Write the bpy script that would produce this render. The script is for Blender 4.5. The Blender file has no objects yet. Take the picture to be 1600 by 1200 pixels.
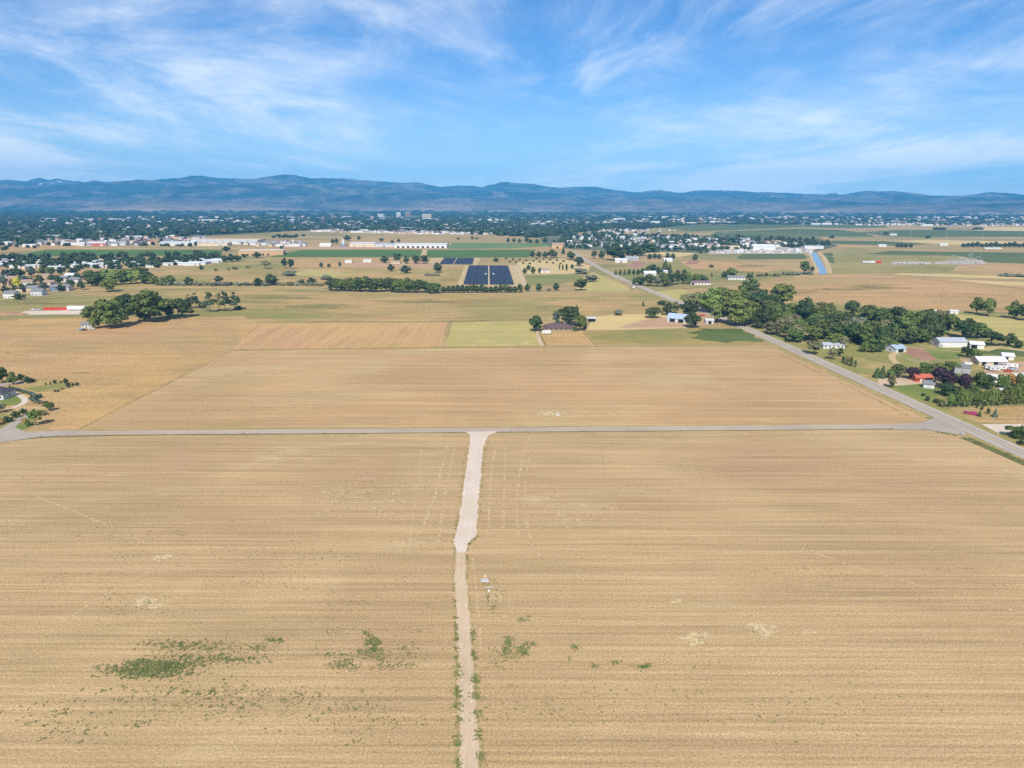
import bpy, math, random
import numpy as np
from mathutils import Matrix, Vector
R = math.radians
random.seed(7); rng = np.random.default_rng(7)
sc = bpy.context.scene
COL = sc.collection

# ------------------------------------------------------------------ camera
H = 105.0; F = 1067.0; PITCH = math.atan(282 / F); ROLL = 0.003
cp, sp = math.cos(PITCH), math.sin(PITCH)
cam_d = bpy.data.cameras.new('camera'); cam = bpy.data.objects.new('camera', cam_d); COL.objects.link(cam)
cam_d.sensor_width = 36; cam_d.lens = F / 1600 * 36; cam_d.clip_start = 1; cam_d.clip_end = 80000
_U = Vector((0, sp, cp)); _Rt = Vector((1, 0, 0)); _Fw = Vector((0, cp, -sp))
cr, sr = math.cos(ROLL), math.sin(ROLL)
_r = _Rt * cr + _U * sr; _u = _U * cr - _Rt * sr
cam.matrix_world = Matrix(((_r.x, _u.x, -_Fw.x, 0), (_r.y, _u.y, -_Fw.y, 0), (_r.z, _u.z, -_Fw.z, H), (0, 0, 0, 1)))
sc.camera = cam

# ------------------------------------------------------------------ light and sky
SUN_EL, SUN_AZ = 44, 188           # azimuth clockwise from +Y: the sun stands behind the camera, a little to its left
sun_d = bpy.data.lights.new('sun', 'SUN'); sun_d.energy = 4.6; sun_d.angle = R(0.5); sun_d.color = (1, 0.95, 0.86)
sun = bpy.data.objects.new('sun', sun_d); COL.objects.link(sun)
_sd = Vector((math.sin(R(SUN_AZ)) * math.cos(R(SUN_EL)), math.cos(R(SUN_AZ)) * math.cos(R(SUN_EL)), math.sin(R(SUN_EL))))
sun.rotation_euler = _sd.to_track_quat('Z', 'Y').to_euler(); sun.location = (0, 0, 300)
sc.view_settings.view_transform = 'Standard'; sc.view_settings.look = 'None'
sc.view_settings.exposure = 0.3; sc.view_settings.gamma = 1
sc.cycles.max_bounces = 5; sc.cycles.diffuse_bounces = 2; sc.cycles.glossy_bounces = 2; sc.cycles.volume_bounces = 0
sc.cycles.transparent_max_bounces = 8; sc.cycles.use_denoising = False

world = bpy.data.worlds.new('World'); sc.world = world; world.use_nodes = True
def world_nodes():
    nt = world.node_tree; N = nt.nodes; L = nt.links; N.clear()
    out = N.new('ShaderNodeOutputWorld'); bg = N.new('ShaderNodeBackground'); bg.inputs[1].default_value = 0.1
    L.new(bg.outputs[0], out.inputs[0])
    sky = N.new('ShaderNodeTexSky'); sky.sky_type = 'NISHITA'; sky.sun_disc = False
    sky.sun_elevation = R(SUN_EL); sky.sun_rotation = R(SUN_AZ); sky.air_density = 1.0; sky.dust_density = 0.2; sky.ozone_density = 4.5
    tint = N.new('ShaderNodeMix'); tint.data_type = 'RGBA'; tint.blend_type = 'MULTIPLY'; tint.inputs[0].default_value = 1
    tint.inputs[7].default_value = (0.46, 0.77, 1.05, 1); L.new(sky.outputs[0], tint.inputs[6])
    tc = N.new('ShaderNodeTexCoord'); sep = N.new('ShaderNodeSeparateXYZ'); L.new(tc.outputs['Generated'], sep.inputs[0])
    def m(op, a, b=None, clamp=False):
        n = N.new('ShaderNodeMath'); n.operation = op; n.use_clamp = clamp
        for i, v in enumerate((a, b)):
            if v is None: continue
            if isinstance(v, (int, float)): n.inputs[i].default_value = v
            else: L.new(v, n.inputs[i])
        return n.outputs[0]
    zz = m('ADD', m('MAXIMUM', sep.outputs[2], 0), 0.10)
    px, py = m('DIVIDE', sep.outputs[0], zz), m('DIVIDE', sep.outputs[1], zz)
    comb = N.new('ShaderNodeCombineXYZ'); L.new(px, comb.inputs[0]); L.new(py, comb.inputs[1])
    def cloud(scale, stretch, rot, detail, dist, lo, hi, off):
        mp = N.new('ShaderNodeMapping'); mp.inputs['Rotation'].default_value = (0, 0, rot); mp.inputs['Scale'].default_value = stretch
        mp.inputs['Location'].default_value = off
        L.new(comb.outputs[0], mp.inputs[0])
        n = N.new('ShaderNodeTexNoise'); n.inputs['Scale'].default_value = scale; n.inputs['Detail'].default_value = detail
        n.inputs['Roughness'].default_value = 0.62; n.inputs['Distortion'].default_value = dist
        L.new(mp.outputs[0], n.inputs[0])
        mr = N.new('ShaderNodeMapRange'); mr.interpolation_type = 'SMOOTHSTEP'; mr.inputs[1].default_value = lo; mr.inputs[2].default_value = hi
        L.new(n.outputs[0], mr.inputs[0]); return mr.outputs[0]
    a = cloud(0.55, (1.0, 0.6, 1), 0.5, 10, 0.7, 0.40, 0.70, (2.3, 0.9, 0))
    b = cloud(0.30, (1, 0.7, 1), -0.2, 4, 0.4, 0.33, 0.54, (3.1, 0.7, 0))
    c = cloud(1.6, (1, 0.6, 1), 0.55, 9, 0.9, 0.42, 0.80, (5.0, 2.0, 0))
    low = m('POWER', m('SUBTRACT', 1.0, m('MULTIPLY', m('MAXIMUM', sep.outputs[2], 0), 5.2), True), 1.6)
    f = m('ADD', m('MULTIPLY', m('ADD', m('MULTIPLY', a, 1.0), m('MULTIPLY', c, 0.4)), b), m('MULTIPLY', low, 0.50), True)
    f = m('MULTIPLY', f, 0.9)
    mix = N.new('ShaderNodeMix'); mix.data_type = 'RGBA'; L.new(f, mix.inputs[0]); L.new(tint.outputs[2], mix.inputs[6])
    mix.inputs[7].default_value = (9.6, 9.8, 9.9, 1)
    L.new(mix.outputs[2], bg.inputs[0])
world_nodes()

# ------------------------------------------------------------------ helpers
def P(x, y, z=0.0):
    u, v = x - 800.0, y - 600.0
    u2, v2 = u * cr + v * sr, -u * sr + v * cr
    t = (H - z) / (F * sp + v2 * cp)
    return Vector((u2 * t, (F * cp - v2 * sp) * t, z))
def depth(p): return p.y * cp + (H - p.z) * sp
def tag(o, label=None, cat=None, group=None, kind=None):
    if label: o['label'] = label
    if cat: o['category'] = cat
    if group: o['group'] = group
    if kind: o['kind'] = kind
    return o
def mesh(name, v, f, mats, fm=None, smooth=False):
    me = bpy.data.meshes.new(name)
    if isinstance(v, np.ndarray): v = v.tolist()
    if isinstance(f, np.ndarray): f = f.tolist()
    me.from_pydata(v, [], f)
    for m in (mats if isinstance(mats, (list, tuple)) else [mats]): me.materials.append(m)
    if fm is not None: me.polygons.foreach_set('material_index', np.asarray(fm, dtype=np.int32))
    if smooth: me.polygons.foreach_set('use_smooth', np.ones(len(me.polygons), dtype=bool))
    me.update(); return me
def obj(name, me, parent=None, loc=(0, 0, 0), rz=0.0, sc_=(1, 1, 1)):
    o = bpy.data.objects.new(name, me); COL.objects.link(o); o.location = loc; o.rotation_euler = (0, 0, rz); o.scale = sc_
    if parent: o.parent = parent
    return o
def empty(name, loc, rz=0.0): return obj(name, None, None, loc, rz)
def copy_tree(o, parent=None):
    c = o.copy(); COL.objects.link(c); c.parent = parent
    for ch in list(o.children): copy_tree(ch, c)
    return c
class MB:
    def __init__(s): s.v = []; s.f = []; s.m = []
    def add(s, vs, fs, mi=0):
        n = len(s.v); s.v += [tuple(a) for a in vs]; s.f += [tuple(n + i for i in q) for q in fs]; s.m += [mi] * len(fs)
    def box(s, x0, x1, y0, y1, z0, z1, mi=0, rz=0.0, c=(0, 0)):
        vs = [(x0, y0, z0), (x1, y0, z0), (x1, y1, z0), (x0, y1, z0), (x0, y0, z1), (x1, y0, z1), (x1, y1, z1), (x0, y1, z1)]
        if rz:
            ca, sa = math.cos(rz), math.sin(rz)
            vs = [(c[0] + (x - c[0]) * ca - (y - c[1]) * sa, c[1] + (x - c[0]) * sa + (y - c[1]) * ca, z) for x, y, z in vs]
        s.add(vs, [(0, 3, 2, 1), (4, 5, 6, 7), (0, 1, 5, 4), (1, 2, 6, 5), (2, 3, 7, 6), (3, 0, 4, 7)], mi)
    def tube(s, p0, p1, r0, r1=None, n=6, mi=0):
        r1 = r0 if r1 is None else r1; p0 = Vector(p0); p1 = Vector(p1); d = (p1 - p0).normalized()
        a = d.orthogonal().normalized(); b = d.cross(a); vs = []
        for p, r in ((p0, r0), (p1, r1)):
            for i in range(n):
                t = 2 * math.pi * i / n; vs.append(p + (a * math.cos(t) + b * math.sin(t)) * r)
        s.add(vs, [(i, (i + 1) % n, n + (i + 1) % n, n + i) for i in range(n)] + [tuple(range(n))[::-1], tuple(range(n, 2 * n))], mi)
    def prism(s, prof, y0, y1, mi=0):      # profile in (x, z), extruded along y
        n = len(prof); vs = [(x, y0, z) for x, z in prof] + [(x, y1, z) for x, z in prof]
        s.add(vs, [(i, (i + 1) % n, n + (i + 1) % n, n + i) for i in range(n)] + [tuple(range(n))[::-1], tuple(range(n, 2 * n))], mi)
    def me(s, name, mats, smooth=False): return mesh(name, s.v, s.f, mats, s.m, smooth)
    def build(s, name, mats, parent=None, loc=(0, 0, 0), rz=0.0): return obj(name, s.me(name, mats), parent, loc, rz)

# ------------------------------------------------------------------ materials
class NT:
    def __init__(s, name):
        s.mat = bpy.data.materials.new(name); s.mat.use_nodes = True; s.nt = s.mat.node_tree; s.N = s.nt.nodes; s.L = s.nt.links
        s.b = s.N['Principled BSDF']
    def geo(s): return s.N.new('ShaderNodeNewGeometry').outputs['Position']
    def objc(s): return s.N.new('ShaderNodeTexCoord').outputs['Object']
    def mapping(s, vec, scale=(1, 1, 1), rot=0.0, loc=(0, 0, 0)):
        m = s.N.new('ShaderNodeMapping'); m.vector_type = 'POINT'; s.L.new(vec, m.inputs[0])
        m.inputs['Scale'].default_value = scale; m.inputs['Rotation'].default_value = (0, 0, rot); m.inputs['Location'].default_value = loc
        return m.outputs[0]
    def noise(s, vec, scale, detail=4, rough=0.55, dist=0.0):
        n = s.N.new('ShaderNodeTexNoise'); s.L.new(vec, n.inputs[0]); n.inputs['Scale'].default_value = scale
        n.inputs['Detail'].default_value = detail; n.inputs['Roughness'].default_value = rough; n.inputs['Distortion'].default_value = dist
        return n.outputs[0]
    def rng(s, v, a, b, c, d, smooth=False):
        m = s.N.new('ShaderNodeMapRange'); s.L.new(v, m.inputs[0])
        if smooth: m.interpolation_type = 'SMOOTHSTEP'
        for i, x in enumerate((a, b, c, d)): m.inputs[i + 1].default_value = x
        return m.outputs[0]
    def math(s, op, a, b):
        n = s.N.new('ShaderNodeMath'); n.operation = op
        for i, v in enumerate((a, b)):
            if isinstance(v, (int, float)): n.inputs[i].default_value = v
            else: s.L.new(v, n.inputs[i])
        return n.outputs[0]
    def mix(s, f, a, b, mode='MIX'):
        n = s.N.new('ShaderNodeMix'); n.data_type = 'RGBA'; n.blend_type = mode
        for i, v in ((0, f), (6, a), (7, b)):
            if isinstance(v, (int, float)): n.inputs[i].default_value = v
            elif isinstance(v, tuple): n.inputs[i].default_value = (*v, 1) if len(v) == 3 else v
            else: s.L.new(v, n.inputs[i])
        return n.outputs[2]
    def scale(s, col, f):
        n = s.N.new('ShaderNodeVectorMath'); n.operation = 'SCALE'; s.L.new(col, n.inputs[0])
        if isinstance(f, (int, float)): n.inputs['Scale'].default_value = f
        else: s.L.new(f, n.inputs['Scale'])
        return n.outputs[0]
    def done(s, col, rough=0.9, spec=0.2, metal=0.0):
        if isinstance(col, tuple): s.b.inputs['Base Color'].default_value = (*col, 1)
        else: s.L.new(col, s.b.inputs['Base Color'])
        s.b.inputs['Roughness'].default_value = rough; s.b.inputs['Specular IOR Level'].default_value = spec; s.b.inputs['Metallic'].default_value = metal
        return s.mat
def field_mat(name, ca, cb, big=0.006, streak=(0.008, 0.3), sa=0.16, grain=0.8, ga=0.14, patches=(), rot=0.0, fine=None, loc=(0, 0, 0), bump=0.0, specks=None):
    t = NT(name); g = t.geo(); gm = t.mapping(g, (1, 1, 1), rot, loc)
    n1 = t.noise(gm, big, 6, 0.6, 0.6); col = t.mix(t.rng(n1, 0.36, 0.64, 0, 1, True), ca, cb)
    for (pc, pscale, lo, hi, amt, st) in patches:
        pn = t.noise(t.mapping(gm, st), pscale, 7, 0.62, 0.8); col = t.mix(t.rng(pn, lo, hi, 0, amt, True), col, pc)
    st = t.noise(t.mapping(gm, (streak[0], streak[1], 1)), 1.0, 5, 0.65, 0.15)
    f = t.rng(st, 0.28, 0.72, 1 - sa, 1 + sa)  # tone bands; on the left fields they also paint in undulating shading
    if fine:
        st2 = t.noise(t.mapping(gm, (fine[0], fine[1], 1)), 1.0, 3, 0.6, 0.1); f = t.math('MULTIPLY', f, t.rng(st2, 0.3, 0.7, 1 - fine[2], 1 + fine[2]))
    gr = t.noise(gm, grain, 5, 0.75); f = t.math('MULTIPLY', f, t.rng(gr, 0.3, 0.7, 1 - ga, 1 + ga))
    if specks:
        sn = t.noise(gm, specks[0], 3, 0.8); f = t.math('MULTIPLY', f, t.rng(sn, specks[1], specks[1] + 0.06, 1.0, specks[2]))
    col = t.scale(col, f)
    if bump:
        bn = t.N.new('ShaderNodeBump'); bn.inputs['Strength'].default_value = bump; bn.inputs['Distance'].default_value = 0.25
        t.L.new(gr, bn.inputs['Height']); t.L.new(bn.outputs[0], t.b.inputs['Normal'])
    return t.done(col, 0.95, 0.1)
TAN = (0.50, 0.315, 0.145); TAN2 = (0.43, 0.275, 0.125); PINK = (0.47, 0.275, 0.14); GOLD = (0.47, 0.295, 0.115); STRAW = (0.58, 0.42, 0.18)
OLIVE = (0.26, 0.225, 0.075); GRN = (0.16, 0.19, 0.055)
M = {}
M['stubble'] = field_mat('stubble', (0.462, 0.318, 0.160), (0.405, 0.274, 0.134), 0.012, (0.007, 0.24), 0.13, 1.9, 0.42, fine=(0.014, 0.9, 0.20), bump=0.5, specks=(0.5, 0.655, 0.72),
    patches=[((0.36, 0.255, 0.12), 0.014, 0.48, 0.66, 0.65, (0.35, 1, 1)), ((0.52, 0.385, 0.205), 0.035, 0.58, 0.72, 0.7, (0.4, 1, 1)), ((0.43, 0.27, 0.15), 0.012, 0.52, 0.68, 0.6, (1, 1, 1))])
M['lot'] = field_mat('lot_stubble', (0.475, 0.305, 0.148), (0.42, 0.268, 0.128), 0.010, (0.006, 0.14), 0.10, 1.2, 0.34, fine=(0.010, 0.5, 0.17), bump=0.4, specks=(0.4, 0.67, 0.75),
    patches=[((0.47, 0.345, 0.165), 0.014, 0.50, 0.64, 0.7, (0.5, 1, 1)), ((0.37, 0.275, 0.115), 0.010, 0.56, 0.70, 0.6, (0.5, 1, 1))])
M['golden'] = field_mat('golden_grass', GOLD, (0.40, 0.265, 0.12), 0.012, (0.014, 0.08), 0.17, 0.5, 0.30,
    patches=[((0.30, 0.24, 0.085), 0.010, 0.56, 0.68, 0.65, (0.4, 1, 1)), (PINK, 0.007, 0.52, 0.65, 0.5, (0.5, 1, 1))], loc=(90, 0, 0))
M['pasture'] = field_mat('pasture', (0.31, 0.245, 0.088), (0.44, 0.285, 0.12), 0.008, (0.012, 0.06), 0.20, 0.4, 0.30,
    patches=[((0.20, 0.205, 0.06), 0.008, 0.50, 0.64, 0.8, (0.28, 1, 1)), ((0.24, 0.20, 0.07), 0.02, 0.55, 0.68, 0.5, (0.3, 1, 1))])
M['ground'] = field_mat('dry_ground', (0.33, 0.245, 0.105), (0.42, 0.28, 0.125), 0.004, (0.005, 0.03), 0.18, 0.3, 0.25,
    patches=[((0.19, 0.19, 0.065), 0.004, 0.50, 0.62, 0.8, (0.35, 1, 1))])
M['rows'] = field_mat('row_field', (0.47, 0.28, 0.135), (0.50, 0.31, 0.13), 0.01, (0.16, 0.01), 0.15, 0.5, 0.25, patches=[((0.36, 0.27, 0.10), 0.012, 0.56, 0.66, 0.6, (1, 1, 1))])
M['yellowgreen'] = field_mat('yellow_green_field', (0.44, 0.355, 0.13), (0.38, 0.325, 0.11), 0.02, (0.01, 0.12), 0.12, 0.6, 0.25, patches=[(STRAW, 0.03, 0.56, 0.7, 0.7, (1, 1, 1))])
M['crop'] = field_mat('mixed_crop', (0.37, 0.255, 0.085), (0.32, 0.24, 0.08), 0.012, (0.03, 0.2), 0.14, 0.5, 0.22, patches=[(GRN, 0.02, 0.47, 0.6, 0.6, (0.4, 1, 1))])
M['green_crop'] = field_mat('green_crop', (0.085, 0.12, 0.033), (0.12, 0.145, 0.045), 0.02, (0.01, 0.2), 0.14, 0.5, 0.2)
M['irrigated'] = field_mat('irrigated_green', (0.08, 0.14, 0.030), (0.10, 0.155, 0.038), 0.01, (0.003, 0.04), 0.10, 0.1, 0.08)
M['irrigated2'] = field_mat('irrigated_light_green', (0.12, 0.19, 0.06), (0.16, 0.21, 0.075), 0.006, (0.003, 0.03), 0.12, 0.1, 0.08)
M['far_green'] = field_mat('far_green', (0.09, 0.12, 0.04), (0.12, 0.14, 0.05), 0.004, (0.001, 0.015), 0.16, 0.1, 0.08)
M['olive'] = field_mat('olive_grass', OLIVE, (0.33, 0.26, 0.10), 0.006, (0.006, 0.05), 0.14, 0.4, 0.12, patches=[(GRN, 0.008, 0.52, 0.62, 0.6, (0.3, 1, 1))])
M['strawfield'] = field_mat('straw_field', STRAW, (0.52, 0.39, 0.18), 0.006, (0.004, 0.06), 0.08, 0.4, 0.08)
M['pinkfield'] = field_mat('bare_tan_field', (0.48, 0.29, 0.13), (0.41, 0.265, 0.115), 0.006, (0.008, 0.04), 0.17, 0.3, 0.3, patches=[((0.33, 0.25, 0.10), 0.006, 0.5, 0.64, 0.65, (0.3, 1, 1))], specks=(0.12, 0.68, 0.8))
M['lawn'] = field_mat('lawn', (0.15, 0.19, 0.042), (0.20, 0.22, 0.055), 0.03, (0.05, 0.1), 0.10, 0.8, 0.14)
M['roughgrass'] = field_mat('rough_grass', (0.27, 0.24, 0.075), (0.20, 0.20, 0.06), 0.03, (0.03, 0.08), 0.14, 0.8, 0.2, patches=[((0.45, 0.31, 0.13), 0.03, 0.5, 0.62, 0.7, (1, 1, 1))])
M['dirt'] = field_mat('bare_dirt', (0.47, 0.30, 0.18), (0.42, 0.27, 0.15), 0.03, (0.05, 0.1), 0.08, 1.0, 0.12)
M['redirt'] = field_mat('red_dirt', (0.32, 0.17, 0.11), (0.36, 0.21, 0.13), 0.03, (0.05, 0.1), 0.10, 0.7, 0.15)
M['gravel'] = field_mat('gravel', (0.62, 0.51, 0.41), (0.56, 0.46, 0.36), 0.06, (0.9, 0.02), 0.05, 2.5, 0.10)
M['track'] = field_mat('dirt_track', (0.54, 0.405, 0.265), (0.49, 0.36, 0.23), 0.05, (0.9, 0.02), 0.08, 2.0, 0.10)
M['path'] = field_mat('dirt_path', (0.50, 0.37, 0.19), (0.45, 0.34, 0.17), 0.03, (0.1, 0.1), 0.06, 1.0, 0.12)
M['asphalt'] = field_mat('asphalt', (0.40, 0.335, 0.275), (0.35, 0.295, 0.24), 0.03, (0.35, 0.006), 0.10, 1.5, 0.08)
M['lane'] = field_mat('worn_grey_lane', (0.44, 0.35, 0.265), (0.39, 0.305, 0.23), 0.03, (0.01, 0.4), 0.10, 1.0, 0.15)
M['edge'] = field_mat('road_edge', (0.52, 0.46, 0.38), (0.46, 0.41, 0.34), 0.03, (0.3, 0.3), 0.05, 2, 0.1)
M['line'] = field_mat('road_marking', (0.62, 0.60, 0.54), (0.55, 0.53, 0.48), 0.1, (0.5, 0.5), 0.08, 2, 0.1)
M['yline'] = field_mat('yellow_road_marking', (0.60, 0.46, 0.20), (0.5, 0.4, 0.2), 0.1, (0.5, 0.5), 0.08, 2, 0.1)
M['ditch'] = field_mat('dark_ditch_grass', (0.13, 0.125, 0.045), (0.20, 0.17, 0.07), 0.05, (0.03, 0.2), 0.2, 0.8, 0.25)
M['verge'] = field_mat('verge', (0.33, 0.26, 0.10), (0.42, 0.29, 0.125), 0.04, (0.05, 0.1), 0.15, 1.2, 0.25)
M['townfloor'] = field_mat('town_ground', (0.10, 0.12, 0.06), (0.17, 0.155, 0.09), 0.003, (0.002, 0.01), 0.2, 0.05, 0.2)
M['yard'] = field_mat('gravel_yard', (0.46, 0.40, 0.33), (0.42, 0.34, 0.25), 0.02, (0.05, 0.05), 0.1, 0.6, 0.15)
def fade_mat(name, ca, cb, scale=0.5, st=(1, 1), dens=1.0, hard=0.12, bias=0.0):
    t = NT(name); g = t.geo(); n = t.noise(t.mapping(g, (st[0], st[1], 1)), scale, 8, 0.75); at = t.N.new('ShaderNodeAttribute'); at.attribute_name = 'cover'
    thr = t.math('SUBTRACT', 0.70 + bias, t.math('MULTIPLY', at.outputs['Fac'], 0.22)); a = t.math('MULTIPLY', t.rng(t.math('SUBTRACT', n, thr), 0.0, hard, 0, 1, True), dens)
    sn = t.N.new('ShaderNodeVectorMath'); sn.operation = 'SNAP'; t.L.new(g, sn.inputs[0]); sn.inputs[1].default_value = (0.55, 0.4, 50); wn = t.N.new('ShaderNodeTexWhiteNoise'); wn.noise_dimensions = '2D'; t.L.new(sn.outputs[0], wn.inputs['Vector'])
    t.L.new(t.math('GREATER_THAN', a, wn.outputs['Value']), t.b.inputs['Alpha'])   # every tuft-sized spot is either covered or bare
    n2 = t.noise(g, scale * 2.3, 5, 0.7); n3 = t.noise(g, 1.2, 5, 0.75); col = t.scale(t.mix(t.rng(n2, 0.35, 0.65, 0, 1), ca, cb), t.rng(n3, .3, .7, .65, 1.35)); return t.done(col, 0.95, 0.1)
M['p_straw'] = fade_mat('flattened_straw', (0.56, 0.43, 0.24), (0.50, 0.37, 0.19), 0.5, (.6, 1), 1.0, .12, -.11)
M['p_straw2'] = fade_mat('worn_stubble', (0.54, 0.40, 0.215), (0.48, 0.34, 0.18), 0.25, (.4, 1), 0.65, .2, -.07)
M['p_pink'] = fade_mat('bare_pink_soil', (0.45, 0.28, 0.16), (0.42, 0.265, 0.15), 0.12, (.3, 1), 0.38, .25)
M['p_green'] = fade_mat('thin_green_growth', (0.22, 0.215, 0.065), (0.29, 0.245, 0.085), 0.12, (.4, 1), 0.45, .2)
M['p_green_far'] = fade_mat('green_meadow_growth', (0.19, 0.205, 0.06), (0.25, 0.23, 0.08), 0.03, (.3, 1), 0.75, .2, -.05)
M['p_tan_far'] = fade_mat('dry_meadow_growth', (0.45, 0.29, 0.125), (0.40, 0.27, 0.12), 0.03, (.3, 1), 0.75, .2, -.05)
M['p_weed'] = fade_mat('weedy_soil', (0.20, 0.215, 0.07), (0.27, 0.235, 0.09), 0.9, (.7, 1), 0.6, .12, .03)
M['p_rut'] = fade_mat('packed_rut', (0.62, 0.50, 0.36), (0.56, 0.44, 0.31), 0.3, (1, .1), 0.6, .3, -.1)
M['p_verge'] = fade_mat('sparse_verge_weeds', (0.22, 0.215, 0.075), (0.32, 0.26, 0.11), 0.35, (1, .5), 0.7, .12, .10)
M['p_dark'] = fade_mat('darker_stubble', (0.31, 0.228, 0.10), (0.35, 0.25, 0.115), 0.10, (.25, 1), 0.32, .25)  # scattered spots of a darker stubble tone
def water_mat():
    t = NT('canal_water'); n = t.noise(t.geo(), 0.4, 3); col = t.mix(t.rng(n, 0.3, 0.7, 0, 1), (0.035, 0.10, 0.19), (0.05, 0.13, 0.22))
    bn = t.N.new('ShaderNodeBump'); bn.inputs['Strength'].default_value = 0.08; t.L.new(n, bn.inputs['Height']); t.L.new(bn.outputs[0], t.b.inputs['Normal'])
    return t.done(col, 0.12, 0.5)
M['water'] = water_mat()
def leaf_mat(name, ca, cb):
    t = NT(name); oi = t.N.new('ShaderNodeObjectInfo'); n = t.noise(t.objc(), 5.0, 3, 0.7)
    col = t.mix(t.rng(n, 0.35, 0.65, 0, 1), ca, cb); f = t.rng(oi.outputs['Random'], 0, 1, 0.72, 1.3); col = t.scale(col, f)
    hs = t.N.new('ShaderNodeHueSaturation'); t.L.new(col, hs.inputs['Color'])
    r2 = t.math('FRACT', t.math('MULTIPLY', oi.outputs['Random'], 7.31), 0.0); t.L.new(t.rng(r2, 0, 1, 0.478, 0.52), hs.inputs['Hue'])
    return t.done(hs.outputs[0], 0.6, 0.25)
LEAF = {'green': leaf_mat('leaf_green', (0.072, 0.108, 0.022), (0.135, 0.165, 0.034)), 'dark': leaf_mat('leaf_dark', (0.040, 0.066, 0.018), (0.075, 0.10, 0.024)),
        'light': leaf_mat('leaf_light', (0.156, 0.221, 0.046), (0.221, 0.273, 0.065)), 'olive': leaf_mat('leaf_olive', (0.156, 0.156, 0.065), (0.208, 0.195, 0.085)),
        'silver': leaf_mat('leaf_silver', (0.16, 0.175, 0.115), (0.24, 0.25, 0.165)), 'yellow': leaf_mat('leaf_yellow', (0.546, 0.468, 0.039), (0.390, 0.390, 0.039)),
        'purple': leaf_mat('leaf_purple', (0.032, 0.017, 0.024), (0.055, 0.026, 0.036)), 'blue': leaf_mat('needle_blue', (0.065, 0.098, 0.072), (0.104, 0.143, 0.104)),
        'needle': leaf_mat('needle_dark', (0.046, 0.072, 0.033), (0.072, 0.098, 0.039)), 'rust': leaf_mat('leaf_rust', (0.325, 0.195, 0.052), (0.260, 0.195, 0.052))}
def flat(name, c, rough=0.8, spec=0.2, amt=0.12, sc2=0.6, metal=0.0):
    t = NT(name); n = t.noise(t.objc(), sc2, 5, 0.7); f = t.rng(n, 0.3, 0.7, 1 - amt, 1 + amt); col = t.scale(t.mix(0.0, c, c), f)
    return t.done(col, rough, spec, metal)
def ribbed(name, c, rough=0.45, axis=0, pitch=3.0, spec=0.4):
    t = NT(name); o = t.objc(); w = t.N.new('ShaderNodeTexWave'); w.wave_type = 'BANDS'; w.bands_direction = 'XYZ'[axis]; w.inputs['Scale'].default_value = pitch
    t.L.new(o, w.inputs[0]); n = t.noise(o, 0.4, 4, 0.7); f = t.math('MULTIPLY', t.rng(w.outputs['Fac'], 0, 1, 0.9, 1.05), t.rng(n, 0.3, 0.7, 0.86, 1.1))
    return t.done(t.scale(t.mix(0.0, c, c), f), rough, spec)
BARK = flat('bark', (0.13, 0.10, 0.075), 0.9, 0.1, 0.3, 4)
B = dict(white=flat('white_paint', (0.62, 0.61, 0.58), 0.6), whitemetal=ribbed('white_metal_roof', (0.64, 0.65, 0.66)), cream=flat('cream_wall', (0.60, 0.50, 0.36)),
         tan=flat('tan_wall', (0.52, 0.34, 0.18)), beige=flat('beige_wall', (0.55, 0.42, 0.28)), grey=flat('grey_siding', (0.33, 0.33, 0.34)), lgrey=flat('light_grey_siding', (0.52, 0.52, 0.52)),
         dark=flat('dark_shingle', (0.07, 0.07, 0.075), 0.9), brownroof=flat('brown_shingle', (0.125, 0.085, 0.08), 0.9, 0.1, 0.2, 1.5), greyroof=flat('grey_shingle', (0.20, 0.20, 0.21), 0.9, 0.1, 0.2, 1.5),
         tanroof=flat('tan_shingle', (0.33, 0.23, 0.17), 0.9), bluemetal=ribbed('pale_blue_metal_roof', (0.36, 0.44, 0.54), 0.4, 1), greymetal=ribbed('grey_metal_roof', (0.40, 0.43, 0.47)),
         black=flat('black_and_opening_shade', (0.015, 0.015, 0.017), 0.8), glass=NT('window_glass').done((0.03, 0.04, 0.055), 0.08, 0.6), red=flat('orange_red_paint', (0.60, 0.10, 0.035), 0.6),
         redc=flat('red_container', (0.50, 0.055, 0.035), 0.5), door=flat('door_paint', (0.25, 0.2, 0.16)), blue=flat('blue_paint', (0.16, 0.22, 0.30)), metal=flat('galvanised_steel', (0.45, 0.46, 0.47), 0.4, 0.5, 0.1, 1, 0.5),
         pink=flat('pink_paint', (0.52, 0.04, 0.17), 0.3, 0.5, 0.06), tyre=flat('tyre', (0.02, 0.02, 0.02)), wood=flat('weathered_wood_and_wall_shade', (0.26, 0.19, 0.13), 0.9, 0.1, 0.25, 3), teal=flat('teal_paint', (0.10, 0.28, 0.30), 0.4),
         silver=flat('silver_paint', (0.45, 0.47, 0.5), 0.3, 0.5), concrete=flat('concrete', (0.48, 0.46, 0.42)), redroof=flat('red_roof', (0.45, 0.12, 0.07), 0.8), purproof=flat('mauve_shingle', (0.19, 0.13, 0.14), 0.9, 0.1, 0.15, 1.5))

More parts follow.
